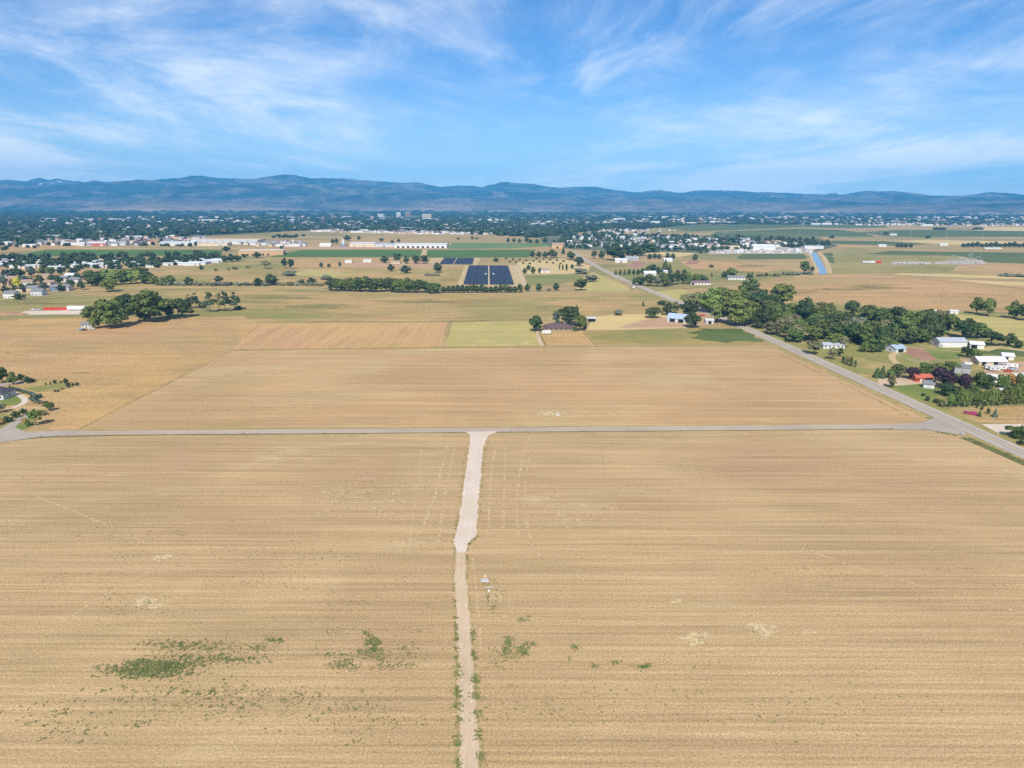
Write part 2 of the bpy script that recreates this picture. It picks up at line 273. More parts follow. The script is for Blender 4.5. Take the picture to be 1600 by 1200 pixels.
# ------------------------------------------------------------------ ground and fields
def build_ground():
    xs = np.unique(np.concatenate([np.linspace(-1200, 1200, 25), np.linspace(-28000, 28000, 57)])); ys = np.unique(np.concatenate([np.linspace(-600, 2400, 31), np.linspace(2400, 27000, 42)]))
    X, Y = np.meshgrid(xs, ys); v = np.stack([X.ravel(), Y.ravel(), np.zeros(X.size)], 1); nx, ny = len(xs), len(ys)
    i = np.arange(nx - 1)[None, :] + nx * np.arange(ny - 1)[:, None]; i = i.ravel()
    o = obj('ground', mesh('ground', v, np.stack([i, i + 1, i + 1 + nx, i + nx], 1), M['ground']))
    tag(o, 'dry tan and olive prairie ground stretching to the mountains', 'ground', kind='structure')
build_ground()
_zi = [0]
def lift(level, far):      # height of a sheet: its level, plus a small step of its own so that no two sheets are coplanar
    _zi[0] += 1; return (level + (_zi[0] % 7) * .13) * max(0.02, far * 2.5e-5)
def sheet(name, label, pts, mat, level=1, jit=0.0, seg=25.0, world_pts=False):
    w = [Vector((*p, 0)) for p in pts] if world_pts else [P(x, y) for x, y in pts]
    far = max(p.y for p in w); z = lift(level, far); out = []
    for a, b in zip(w, w[1:] + w[:1]):
        n = max(1, int((b - a).length / seg)) if jit else 1
        nrm = Vector((-(b - a).y, (b - a).x, 0)).normalized() if (b - a).length > 0 else Vector((0, 0, 0))
        for k in range(n):
            p = a.lerp(b, k / n) + (nrm * random.uniform(-jit, jit) if k else Vector((0, 0, 0))); out.append((p.x, p.y, z))
    o = obj(name, mesh(name, out, [tuple(range(len(out)))], M[mat]))
    return tag(o, label, name.replace('_', ' '), kind='structure')
def strip(name, label, pts, width, mat, level=2, world_pts=False, wid2=None, z=None):
    w = [Vector((*p, 0)) for p in pts] if world_pts else [P(x, y) for x, y in pts]
    # smooth the centre line
    for _ in range(2):
        q = [w[0]]
        for a, b in zip(w, w[1:]): q += [a.lerp(b, .25), a.lerp(b, .75)]
        q.append(w[-1]); w = q
    far = max(p.y for p in w); zz = lift(level, far) if z is None else z; vs = []; n = len(w)
    for i, p in enumerate(w):
        d = (w[min(i + 1, n - 1)] - w[max(i - 1, 0)]).normalized(); nr = Vector((-d.y, d.x, 0))
        wd = width if wid2 is None else width + (wid2 - width) * i / (n - 1)
        vs += [(*(p + nr * wd / 2).xy, zz), (*(p - nr * wd / 2).xy, zz)]
    o = obj(name, mesh(name, vs, [(2 * i, 2 * i + 1, 2 * i + 3, 2 * i + 2) for i in range(n - 1)], M[mat]))
    return tag(o, label, name.replace('_', ' '), kind='structure')

sheet('front_field', 'mown tan stubble field in the foreground', [(-330, 740), (-60, 712), (0, 692), (60, 684), (240, 679), (735, 676), (1440, 670), (1500, 682), (1600, 722), (1750, 800), (2300, 1260), (-800, 1260)], 'stubble', 1, 0.8)
sheet('lot_field', 'tan stubble field between the cross road and the far fence', [(127, 670), (362, 548), (1205, 540), (1450, 655), (1436, 663)], 'lot', 1, 0.8)
sheet('golden_field', 'golden dry grass field on the left', [(-260, 500), (0, 500), (120, 497), (380, 494), (405, 505), (360, 548), (125, 670), (80, 671), (40, 640), (-400, 680)], 'golden', 1, 3)
sheet('pasture', 'green and tan pasture behind the field', [(-200, 478), (60, 466), (240, 450), (470, 452), (520, 458), (800, 460), (1000, 456), (1055, 470), (1062, 486), (1010, 500), (700, 503), (400, 504), (380, 494), (140, 496), (-250, 500)], 'pasture', 1, 3)
sheet('row_field', 'tan field with rows running away from the camera', [(362, 547), (408, 506), (700, 503), (690, 541)], 'rows', 2, 1)
sheet('yellow_field', 'yellow green field left of the brown roofed farmhouse', [(695, 541), (706, 504), (830, 502), (834, 516), (846, 540)], 'yellowgreen', 2, 1.2)
sheet('farm_strip', 'small tan field below the brown roofed farmhouse', [(852, 539.5), (842, 517), (912, 517), (931, 538.5)], 'golden', 2, 0.6)
sheet('crop_field', 'patchy olive crop field right of the farmhouse', [(932, 538.5), (914, 518), (1060, 514), (1120, 513), (1195, 536)], 'crop', 2, 0.8)
sheet('crop_field', 'dark green end of the crop field by the road', [(1100, 532), (1078, 528), (1092, 523), (1070, 520), (1100, 516), (1090, 514), (1160, 514), (1192, 534), (1150, 533), (1135, 536)], 'green_crop', 3, 2.5, 6)
sheet('dry_yard', 'pale dry yard right of the open shed', [(915, 516), (925, 496), (960, 491), (1050, 492), (1082, 512), (1060, 513)], 'strawfield', 3, 1.5)
sheet('dirt_yard', 'bare dirt paddock in front of the blue roofed barn', [(965, 512), (1005, 500), (1040, 496), (1052, 497), (1078, 511)], 'dirt', 4, 1.5)
sheet('dirt_yard', 'pink dirt farmyard right of the blue roofed barn', [(1088, 510), (1083, 485), (1098, 480), (1112, 492), (1105, 508)], 'dirt', 4, 1.5)
sheet('field', 'dry slope beyond the canal path on the left', [(-200, 430), (0, 421), (250, 424), (420, 402), (500, 402), (660, 404), (720, 404), (722, 452), (510, 455), (470, 450), (240, 448), (140, 455), (-200, 470)], 'pasture', 1, 4)
sheet('field', 'bright green marshy meadow', [(455, 425), (500, 415), (600, 424), (720, 420), (716, 448), (540, 438), (470, 440)], 'olive', 2, 6)
sheet('field', 'lime green patch of the marshy meadow', [(458, 430), (480, 420), (560, 428), (520, 434)], 'yellowgreen', 3, 6)
sheet('irrigated_field', 'long bright green irrigated field', [(421, 401.5), (470, 390.5), (660, 390), (659, 402)], 'irrigated', 3)
sheet('irrigated_field', 'dark green irrigated field beyond the solar array', [(666, 402.5), (668, 390.5), (838, 390), (826, 402)], 'irrigated', 3)
sheet('irrigated_field', 'pale green sports field beyond the dark green field', [(700, 389), (707, 379.5), (850, 380), (862, 384), (800, 388)], 'irrigated2', 3)
sheet('irrigated_field', 'green field behind the mobile homes', [(20, 401), (70, 390), (348, 390), (346, 399)], 'irrigated', 3)
sheet('field', 'dry field around the white farm trailers', [(440, 418), (470, 403), (660, 404), (668, 414), (600, 418)], 'golden', 3, 5)
sheet('dirt_yard', 'earth yard around the farm trailers', [(530, 415), (545, 408), (680, 411), (678, 420), (605, 417)], 'dirt', 4, 3)
sheet('solar_ground', 'bare strip around the solar array', [(713, 447), (727, 414.5), (812, 414.5), (824, 447)], 'path', 3)
sheet('solar_ground', 'bare strip around the far solar array', [(668, 415), (674, 403), (752, 403), (744, 415)], 'path', 3)
sheet('field', 'mown green paddock right of the solar array', [(822, 446), (820, 430), (905, 427), (912, 436), (870, 445)], 'olive', 3, 2)
sheet('field', 'pale gravel garden of the house beyond the solar array', [(814, 429), (806, 410), (880, 404), (925, 415), (915, 429)], 'strawfield', 2, 4)
sheet('field', 'yellow wedge of grass left of the paved road', [(905, 456), (895, 443), (926, 425), (980, 448), (984, 454)], 'yellowgreen', 2, 1)
sheet('field', 'olive pasture right of the paved road', [(1000, 452), (935, 420), (1100, 402), (1250, 424), (1240, 432), (1062, 450), (1010, 456)], 'olive', 1, 3)
sheet('field', 'yellow grass wedge between the road and the big trees', [(1018, 456), (1065, 450), (1085, 462), (1062, 475)], 'yellowgreen', 2, 1.2)
sheet('field', 'straw coloured strip behind the round trees', [(1000, 396), (1080, 390), (1098, 394), (1060, 402)], 'strawfield', 2, 3)
sheet('field', 'pinkish bare field right of the farm', [(1060, 408), (1100, 405), (1230, 420), (1200, 425), (1080, 420)], 'pinkfield', 2, 4)
sheet('dirt_yard', 'red dirt riding arena', [(980, 415), (990, 409), (1010, 410), (1008, 416), (992, 420)], 'redirt', 3, 1)
sheet('dirt_yard', 'red dirt paddock beside the farm', [(1070, 413), (1078, 406), (1095, 408), (1090, 413)], 'redirt', 3, 1)
sheet('field', 'green meadow in front of the white storage yard', [(1150, 405), (1160, 397), (1255, 396), (1262, 405)], 'far_green', 2, 3)
sheet('field', 'green bank beside the canal', [(1290, 408), (1282, 396), (1300, 395), (1305, 412)], 'far_green', 3, 3)
sheet('bare_field', 'wide tan bare field behind the tree belt on the right', [(1170, 450), (1200, 434), (1290, 430), (1370, 430), (1800, 455), (1900, 500), (1600, 486), (1430, 487), (1300, 492), (1230, 480)], 'pinkfield', 1, 3)
sheet('straw_field', 'pale straw strip below the substation', [(1393, 429), (1405, 427), (1480, 428), (1700, 437), (1700, 441), (1600, 436), (1480, 433)], 'strawfield', 3, 2)
sheet('straw_field', 'thin pale straw strip crossing the tan field', [(1478, 436), (1600, 441), (1700, 446), (1700, 450), (1570, 446)], 'strawfield', 3, 2)
sheet('field', 'orange tan field right of the substation', [(1500, 414), (1600, 414), (1800, 420), (1800, 432), (1600, 428)], 'pinkfield', 2, 4)
sheet('field', 'olive pasture left of the substation', [(1290, 428), (1295, 396), (1330, 388), (1500, 398), (1500, 412), (1480, 424)], 'olive', 1, 5)
sheet('gravel_yard', 'pale gravel pad under the substation', [(1456, 413), (1466, 409), (1534, 406), (1542, 413.5)], 'yard', 3)
sheet('gravel_yard', 'pale gravel pad under the parked trucks', [(1392, 414), (1396, 409), (1455, 409), (1456, 413)], 'yard', 3)
sheet('far_field', 'wide green field behind the substation', [(1350, 397), (1390, 392), (1600, 395), (1900, 402), (1900, 418), (1600, 412), (1545, 410), (1500, 400)], 'far_green', 2, 3)
sheet('far_field', 'thin green field beyond the farm row', [(1296, 381), (1300, 376), (1380, 377), (1455, 381.5), (1400, 384)], 'far_green', 2, 3)
sheet('far_field', 'yellow stubble strip beyond the farm row', [(1395, 377), (1450, 374.5), (1600, 378), (1800, 381), (1800, 388), (1600, 384), (1480, 382)], 'strawfield', 3, 3)
sheet('far_field', 'deep green far field behind the suburb', [(1105, 369.5), (1120, 362), (1250, 357), (1310, 359), (1350, 364), (1368, 369.5), (1210, 371)], 'far_green', 2, 3)
sheet('far_field', 'deep green far field on the right', [(1345, 363), (1400, 359.5), (1480, 359.5), (1620, 361), (1900, 366), (1900, 375), (1600, 370), (1430, 370.5), (1380, 369)], 'far_green', 2, 3)
sheet('far_field', 'thin deep green far field near the town', [(1030, 356), (1060, 351), (1240, 349.5), (1380, 352.5), (1390, 355.5), (1330, 357), (1250, 355), (1150, 359.5), (1080, 361)], 'far_green', 2, 3)
sheet('far_field', 'tan far field on the right edge', [(1520, 360), (1540, 354.5), (1800, 357), (1800, 364)], 'strawfield', 2, 3)
sheet('far_field', 'tan dry ground beyond the warehouses', [(300, 371), (500, 360), (850, 368), (860, 378), (480, 380)], 'ground', 2, 5)
sheet('far_field', 'dry vacant ground left of the warehouses', [(-100, 388), (60, 380), (130, 377), (135, 385), (60, 391), (-100, 398)], 'golden', 3, 4)
sheet('far_field', 'brown bare strip in front of the warehouses', [(470, 389.5), (430, 386), (520, 384), (690, 387), (700, 389.5)], 'dirt', 3, 2)
sheet('dry_strip', 'dry strip between the mobile homes and the suburb', [(-100, 424), (0, 420), (260, 424), (240, 430), (120, 436), (0, 431)], 'golden', 2, 3)
sheet('town_ground', 'dark green ground of the distant town', [(-900, 327), (2500, 337), (2500, 352), (1600, 351), (1300, 349), (1000, 353), (850, 364), (500, 359), (300, 370), (0, 383), (-900, 395)], 'townfloor', 1)
sheet('suburb_ground', 'ground of the suburb beyond the solar field', [(850, 384), (840, 366), (1000, 366), (1280, 372), (1310, 384), (1265, 396), (1110, 396), (900, 390)], 'townfloor', 2)
sheet('gravel_yard', 'pale ground of the storage yard by the canal', [(1105, 397), (1115, 386), (1230, 383), (1275, 388), (1268, 396.5)], 'yard', 3)
sheet('construction_pad', 'pale gravel construction pad with parked trailers', [(20, 492), (40, 486), (140, 484), (140, 491)], 'gravel', 3)
sheet('lawn', 'bright green lawn inside the curved drive', [(-60, 640), (-60, 618), (8, 612), (22, 614), (34, 622), (35, 628), (25, 633), (5, 634)], 'lawn', 3, 0.3, 3)
sheet('lawn', 'small green lawn by the road corner', [(18, 666), (30, 662), (50, 661), (48, 667), (33, 672)], 'lawn', 3, 0.4, 3)
sheet('lawn', 'strip of green lawn among young trees', [(38, 607), (60, 603), (95, 599), (118, 601), (100, 609), (55, 613)], 'roughgrass', 3, 0.8, 4)
sheet('rough_grass', 'planted beds beside the left driveway', [(-60, 668), (-40, 650), (30, 644), (60, 642), (70, 650), (50, 660), (20, 660), (0, 668)], 'roughgrass', 2, 1, 5)
sheet('rough_grass', 'dry and green grass among the farm trees on the right', [(1165, 512), (1240, 470), (1600, 494), (1900, 520), (2100, 660), (1600, 696), (1480, 660), (1340, 586)], 'roughgrass', 2, 1)
sheet('yellow_field', 'yellow green hay meadow behind the white barn', [(1485, 505), (1483, 490), (1600, 500), (1800, 530), (1800, 560), (1600, 532), (1540, 520)], 'yellowgreen', 3, 2)
sheet('lawn', 'green lawn beside the orange red house', [(1385, 601), (1455, 598), (1468, 610), (1462, 624), (1450, 628)], 'lawn', 3, 0.6, 4)
sheet('rough_grass', 'olive verge between the road and the lawn', [(1350, 590), (1372, 598), (1460, 632), (1540, 676), (1500, 662)], 'roughgrass', 4, 0.5, 6)
sheet('lawn', 'green lawn in front of the white barn', [(1425, 551), (1440, 543), (1500, 548), (1500, 560), (1470, 562), (1450, 556)], 'lawn', 3, 1, 5)
sheet('dirt_yard', 'reddish bare corral left of the white barn', [(1405, 545), (1440, 543), (1465, 560), (1450, 565), (1425, 558)], 'redirt', 4, 1, 6)
sheet('dirt_yard', 'reddish yard left of the white roofed stable', [(1498, 560), (1540, 563), (1538, 571), (1508, 568)], 'dirt', 4, 1, 6)
sheet('dirt_yard', 'dirt yard under the parked vehicles', [(1530, 585), (1545, 568), (1600, 565), (1700, 575), (1700, 592), (1570, 592)], 'dirt', 4, 1, 6)
sheet('dirt_yard', 'pinkish dirt in front of the orange red house', [(1372, 602), (1372, 591), (1400, 590), (1448, 596), (1440, 600), (1400, 603)], 'track', 5, 0.6, 5)
sheet('dirt_yard', 'dry paddock behind the pink vehicle', [(1480, 640), (1492, 637), (1640, 634), (1660, 664), (1530, 662)], 'golden', 4, 0.5)
sheet('gravel_yard', 'pale gravel driveway beside the paved road', [(1533, 663), (1640, 662), (1650, 676), (1560, 677)], 'gravel', 5, 0.3)
sheet('lawn', 'sunny grass below the small farm saplings', [(1320, 556), (1360, 548), (1400, 556), (1402, 566), (1370, 590), (1345, 584)], 'roughgrass', 3, 0.6)
sheet('green_beds', 'dark green vegetable beds behind the stable', [(1530, 553), (1545, 545), (1600, 548), (1700, 556), (1700, 562), (1600, 558)], 'green_crop', 4, 1)

def cover_attr(me, vals):
    a = me.attributes.new('cover', 'FLOAT', 'POINT'); a.data.foreach_set('value', np.asarray(vals, dtype=np.float32))
def patch(name, label, x, y, rx, ry, mat, level=2, n=40):
    c = P(x, y); ex = P(x + rx, y) - c; ey0 = P(x, y - ry) - c; ey1 = P(x, y + ry) - c; z = lift(level, c.y + ey0.y); r = random.Random(int(x * 31 + y)); ph = [r.uniform(0, 6.28) for _ in range(4)]
    vs = [(c.x, c.y, z)]; cov = [1.0]
    for ring, cv in ((.35, .95), (.7, .6), (1.0, 0.0)):
        for k in range(n):
            t = 2 * math.pi * k / n; w = ring * (1 + .16 * math.sin(2 * t + ph[0]) + .12 * math.sin(3 * t + ph[1]) + .08 * math.sin(5 * t + ph[2])); e = ey0 if math.sin(t) > 0 else -ey1
            q = c + ex * math.cos(t) * w + e * math.sin(t) * w; vs.append((q.x, q.y, z)); cov.append(cv)
    f = [(0, 1 + k, 1 + (k + 1) % n) for k in range(n)]
    for rg in range(2):
        a = 1 + rg * n; f += [(a + k, a + n + k, a + n + (k + 1) % n, a + (k + 1) % n) for k in range(n)]
    me = mesh(name, vs, f, M[mat]); cover_attr(me, cov); return tag(obj(name, me), label, name.replace('_', ' '), kind='structure')
def soft_strip(name, label, pts, width, mat, level=2):
    w = [P(x, y) for x, y in pts]
    for _ in range(2):
        q = [w[0]]
        for a, b in zip(w, w[1:]): q += [a.lerp(b, .25), a.lerp(b, .75)]
        q.append(w[-1]); w = q
    far = max(p.y for p in w); z = lift(level, far); vs = []; cov = []; n = len(w)
    for i, p in enumerate(w):
        d = (w[min(i + 1, n - 1)] - w[max(i - 1, 0)]).normalized(); nr = Vector((-d.y, d.x, 0))
        for k, cv in ((-1, 0), (-.4, 1), (.4, 1), (1, 0)): vs.append((*(p + nr * width * k).xy, z)); cov.append(cv * 1.35 if 0 < i < n - 1 else 0)
    f = []
    for i in range(n - 1): f += [(4 * i + k, 4 * i + k + 1, 4 * i + k + 5, 4 * i + k + 4) for k in range(3)]
    me = mesh(name, vs, f, M[mat]); cover_attr(me, cov); return tag(obj(name, me), label, name.replace('_', ' '), kind='structure')
# worn, bare and green areas of the fields
for i, (x, y, rx, ry, mt, lb) in enumerate([
    (252, 872, 22, 8, 'p_straw', 'pale flattened straw patch in the left front field'), (232, 943, 32, 13, 'p_straw', 'second pale flattened straw patch lower in the left front field'), (1058, 940, 16, 5, 'p_straw', 'small pale bare patch right of the dirt track'),
    (1086, 998, 32, 15, 'p_straw', 'round pale bare patch in the right front field'), (1190, 984, 34, 17, 'p_straw', 'pale bare patch with green weeds in the right front field'), (1262, 988, 16, 5, 'p_straw', 'thin pale streak in the right front field'), (875, 640, 70, 20, 'p_straw2', 'large pale trampled area around the white utility box'),
    (860, 646, 34, 8, 'p_straw', 'brightest trampled straw around the white utility box'), (950, 640, 40, 9, 'p_straw2', 'pale trampled area right of the white utility box'), (765, 912, 26, 20, 'p_green', 'yellow green grass around the grey pallet'), (780, 935, 60, 18, 'p_straw2', 'plot scars below the grey pallet'), (820, 965, 70, 18, 'p_straw2', 'pale plot scars in the lower centre field'),
    (270, 1020, 110, 28, 'p_weed', 'weedy ground at the lower left'), (400, 1010, 70, 25, 'p_weed', 'weedy ground right of the lower left weeds'), (585, 1015, 50, 28, 'p_weed', 'weedy ground left of the dirt track'), (810, 1012, 48, 24, 'p_weed', 'weedy ground right of the dirt track'), (350, 1110, 330, 46, 'p_weed', 'weedy ground near the bottom of the left field'),
    (110, 820, 150, 40, 'p_dark', 'slightly darker stubble at the left of the front field'), (330, 830, 190, 34, 'p_dark', 'slightly darker stubble in the middle of the left field'), (1150, 740, 190, 22, 'p_pink', 'pinkish stubble in the upper right field'), (1420, 760, 150, 30, 'p_pink', 'pinkish stubble below the junction'), (1250, 900, 230, 40, 'p_dark', 'darker stubble in the middle of the right field'), (840, 745, 60, 45, 'p_pink', 'pinkish soil right of the gravel drive'),
    (150, 730, 180, 22, 'p_pink', 'pinkish stubble in the upper left field'), (560, 780, 120, 60, 'p_straw2', 'lighter stubble left of the gravel drive'), (900, 800, 70, 50, 'p_straw2', 'lighter stubble right of the gravel drive'), (1000, 870, 130, 40, 'p_dark', 'darker stubble right of the plot scars'), (1480, 900, 120, 70, 'p_dark', 'darker stubble at the lower right'), (500, 950, 150, 40, 'p_dark', 'darker stubble left of the dirt track'),
    (470, 640, 150, 18, 'p_dark', 'darker stubble in the left of the lot'), (640, 600, 180, 16, 'p_pink', 'pinkish stubble in the middle of the lot'), (1180, 556, 70, 7, 'p_dark', 'olive corner of the lot near the road'), (1100, 610, 180, 14, 'p_pink', 'pinkish stubble in the right of the lot'), (420, 580, 60, 12, 'p_green', 'greener stubble at the top left of the lot'), (300, 640, 80, 14, 'p_straw2', 'lighter stubble at the left tip of the lot'), (760, 565, 200, 8, 'p_straw2', 'lighter stubble along the top of the lot'),
    (180, 590, 70, 9, 'p_green', 'green tinged grass in the golden field'), (130, 582, 40, 5, 'p_green', 'green tinged streak beside the garden trees'), (310, 540, 60, 9, 'p_pink', 'pinkish grass in the golden field'), (60, 530, 120, 8, 'p_straw2', 'light grass in the golden field'), (300, 507, 70, 4, 'p_green', 'green grass right below the left grove'), (430, 515, 40, 7, 'p_green', 'green top corner of the row field'),
    (500, 480, 110, 10, 'p_green_far', 'green streak in the left pasture'), (640, 470, 120, 6, 'p_green_far', 'green streak below the hedge belt'), (860, 482, 80, 6, 'p_green_far', 'green streak left of the farmhouse pasture'), (900, 468, 90, 5, 'p_green_far', 'green streak along the right pasture'), (740, 472, 100, 9, 'p_tan_far', 'tan slope in the middle of the pasture'), (960, 488, 60, 6, 'p_tan_far', 'tan slope near the silver bush'), (600, 494, 120, 5, 'p_tan_far', 'tan strip beside the ditch line'), (250, 478, 130, 7, 'p_green_far', 'green grass behind the pines'), (60, 475, 120, 7, 'p_green_far', 'green grass above the construction pad'),
    (450, 465, 80, 5, 'p_green_far', 'green grass below the canal path'), (380, 432, 90, 6, 'p_tan_far', 'tan slope below the mobile homes'), (300, 438, 60, 4, 'p_green_far', 'green grass on the left slope'), (620, 440, 80, 7, 'p_tan_far', 'tan grass behind the hedge belt'), (700, 436, 20, 7, 'p_tan_far', 'orange grass left of the solar array'),
    (1330, 450, 110, 9, 'p_green_far', 'greenish grass in the wide tan field'), (1500, 462, 150, 7, 'p_tan_far', 'tan band in the wide tan field'), (1250, 455, 60, 9, 'p_tan_far', 'tan band above the tree belt'), (1180, 415, 60, 4, 'p_green_far', 'greenish band beside the canal meadow'), (1400, 420, 80, 5, 'p_tan_far', 'tan band below the parked trucks'), (1130, 425, 80, 4, 'p_green_far', 'green band above the white walled house'), (1540, 512, 60, 7, 'p_pink', 'tan middle of the hay meadow')]):
    patch('field_patch', lb, x, y, rx, ry, mt, 3 + (i % 4) * .25)
for i, (pts, wd, mt, lb) in enumerate([
    ([(775, 690), (768, 740), (764, 800), (762, 850)], .9, 'p_straw2', 'pale wheel track just right of the gravel drive'), ([(790, 690), (788, 760), (786, 830)], .8, 'p_straw2', 'second wheel track right of the gravel drive'), ([(838, 680), (825, 720), (818, 790), (830, 850), (845, 870)], .8, 'p_straw2', 'curving wheel track in the right field'), ([(828, 680), (812, 730), (806, 800), (812, 850)], .8, 'p_straw2', 'inner curving wheel track in the right field'),
    ([(700, 690), (690, 740), (672, 800), (640, 860)], .9, 'p_straw2', 'wheel track curving left of the gravel drive'), ([(712, 690), (700, 750), (688, 820), (684, 850)], .8, 'p_straw2', 'wheel track close to the left of the gravel drive'), ([(660, 700), (650, 770), (640, 850)], .8, 'p_straw2', 'outer wheel track left of the gravel drive'), ([(735, 850), (742, 900), (748, 960), (752, 1020)], .5, 'p_straw2', 'pale edge line right of the dirt track'),
    ([(935, 685), (943, 720), (945, 745)], .5, 'p_dark', 'short dark wheel mark in the right field'), ([(1250, 855), (1330, 885), (1420, 910), (1520, 938), (1600, 958)], .7, 'p_straw2', 'long pale wheel track slanting through the right field'), ([(1480, 690), (1540, 718), (1600, 752)], 1.6, 'p_straw2', 'light headland strip along the two lane road'), ([(40, 770), (120, 800), (220, 845), (300, 880)], .7, 'p_straw2', 'faint wheel track slanting through the left field'), ([(60, 1000), (160, 930), (260, 880), (330, 850)], .7, 'p_straw2', 'faint crossing wheel track in the left field'),
    ([(140, 664), (230, 612), (360, 556)], 1.6, 'p_dark', 'faint dark line inside the left edge of the lot'), ([(1430, 655), (1340, 610), (1215, 552)], 1.8, 'p_green', 'green tinged line inside the right edge of the lot'), ([(720, 540), (900, 548), (1100, 545)], 1.5, 'p_straw2', 'pale line inside the far edge of the lot'), ([(20, 690), (200, 683), (450, 682), (720, 680)], 1.6, 'p_straw2', 'headland strip at the top of the left front field'), ([(780, 682), (1100, 678), (1430, 675)], 1.6, 'p_straw2', 'headland strip at the top of the right front field')]):
    soft_strip('wheel_track', lb, pts, wd, mt, 2.6 + (i % 3) * .2)
for k, pts in enumerate(([(717, 866), (715, 905), (718, 965), (722, 1050), (725, 1240)], [(724, 866), (725, 905), (731, 985), (735, 1050), (744, 1240)], [(740, 680), (733, 740), (721, 830), (717, 860)], [(752, 680), (744, 745), (735, 820), (724, 855)])):
    soft_strip('wheel_track', '%s wheel rut of the %s' % ('left' if k % 2 == 0 else 'right', 'dirt track' if k < 2 else 'gravel drive'), pts, .35, 'p_rut', 6)
# roads
strip('dirt_track', 'curved farm driveway to the metal roofed shed', [(1398, 585), (1404, 570), (1392, 560), (1396, 552), (1415, 549)], 4.5, 'path', 6)
strip('dirt_track', 'farm lane behind the white barn', [(1536, 548), (1560, 541), (1600, 549), (1660, 553)], 7, 'path', 6)
def road_pts(): return [(1800, 797), (1600, 709), (1460, 645.5), (1350, 596), (1200, 528), (1157, 509), (1110, 490), (1062, 473), (1010, 452), (962, 432), (925, 412), (908, 402), (890, 392)]
RP = road_pts()
strip('road', 'grey two lane road running towards the mountains', RP, 10.2, 'edge', 5, z=0.12)
strip('road', 'asphalt carriageway of the two lane road', RP, 8.6, 'asphalt', 6, z=0.16)
strip('road_marking', 'pale centre line of the two lane road', RP, 0.45, 'yline', 8, z=0.20)
for off in (-3.4, 3.4):
    w = [P(*q) for q in RP]; strip('road_marking', 'white edge line on the %s side of the two lane road' % ('left' if off < 0 else 'right'), [(p.x + off, p.y) for p in w], 0.3, 'line', 8, True, z=0.20)
strip('road', 'narrow pale grey cross road at the lot edge', [(-260, 716), (-60, 690), (30, 679), (120, 676.5), (400, 674.5), (735, 672), (1100, 669), (1400, 666.5), (1470, 663)], 5.2, 'lane', 4, wid2=7.5)
strip('verge', 'weedy shoulder on the near side of the cross road', [(-60, 701), (40, 685), (120, 681), (400, 678.4), (735, 676), (1100, 673), (1400, 670), (1450, 671)], 1.3, 'ditch', 3)
strip('verge', 'dry shoulder on the far side of the cross road', [(140, 671), (400, 669.5), (735, 667.5), (1100, 664.8), (1400, 662.5)], 1.5, 'verge', 3)
sheet('road', 'paved apron where the cross road meets the two lane road', [(1395, 671), (1400, 664), (1440, 661), (1462, 652), (1478, 650), (1512, 681), (1490, 678), (1450, 672.5)], 'asphalt', 7)
sheet('road', 'wide road bend at the left driveway', [(-260, 730), (-100, 690), (0, 672), (14, 664), (24, 668), (40, 675), (120, 673), (120, 680), (60, 683), (0, 692), (-100, 712)], 'asphalt', 5)
strip('driveway', 'grey driveway forking from the road on the left', [(5, 680), (18, 664), (38, 651), (52, 645)], 5.0, 'asphalt', 6)
strip('driveway', 'pale driveway curving round the lawn', [(70, 638), (40, 637), (0, 640), (-60, 645)], 3.5, 'path', 4)
strip('driveway', 'pale stone path curving round the lawn', [(5, 608), (30, 617), (41, 625), (35, 632), (20, 637)], 3.0, 'gravel', 4)
strip('driveway', 'grey drive behind the left house', [(-60, 604), (0, 602), (30, 598), (45, 595)], 6, 'asphalt', 4)
def lane(name, label, L, Rr, mat, z):   # lane from left-edge and right-edge points
    a = [P(*p) for p in L]; b = [P(*p) for p in Rr]; def_l = []
    def edge(pts, s):
        out = []
        for p, q in zip(pts, pts[1:]):
            n = max(1, int((q - p).length / 2.0))
            for k in range(n):
                t = p.lerp(q, k / n); out.append((t.x + random.uniform(-.35, .35), t.y, z))
        out.append((pts[-1].x, pts[-1].y, z)); return out
    poly = edge(a, 1) + edge(b, 1)[::-1]
    return tag(obj(name, mesh(name, poly, [tuple(range(len(poly)))], M[mat])), label, name.replace('_', ' '), kind='structure')
lane('gravel_drive', 'pale gravel drive leading from the cross road into the front field', [(728, 675), (735, 682), (728, 740), (716, 820), (709, 846), (713, 855), (714, 864)], [(778, 674), (762, 682), (755, 700), (748, 780), (744, 838), (732, 850), (727, 864)], 'gravel', 0.10)
lane('dirt_track', 'narrow dirt track continuing the gravel drive', [(713, 860), (710, 900), (713, 960), (716, 1050), (718, 1270)], [(727, 866), (729, 900), (736, 990), (741, 1050), (752, 1270)], 'track', 0.08)
soft_strip('verge', 'weedy left edge of the gravel drive', [(731, 680), (724, 740), (713, 820), (708, 850), (709, 866)], 1.3, 'p_verge', 4)
soft_strip('verge', 'weedy right edge of the gravel drive', [(768, 680), (758, 700), (751, 780), (747, 838), (733, 853), (730, 870)], 1.2, 'p_verge', 4)
soft_strip('verge', 'weedy left edge of the dirt track', [(709, 860), (708, 905), (711, 965), (714, 1050), (715, 1230)], .8, 'p_verge', 3.4)
soft_strip('verge', 'weedy right edge of the dirt track', [(730, 860), (731, 905), (738, 990), (744, 1050), (756, 1230)], .9, 'p_verge', 3.4)
strip('canal_path', 'pale dirt path along the canal bank', [(-200, 492), (0, 468), (120, 458), (250, 448), (400, 447), (470, 449), (540, 457), (700, 459), (900, 458), (982, 455)], 4.5, 'path', 4)
strip('canal_bank', 'dark grassy ditch below the canal path', [(-200, 498), (0, 473), (120, 463), (250, 452.5), (340, 451)], 5, 'ditch', 3)
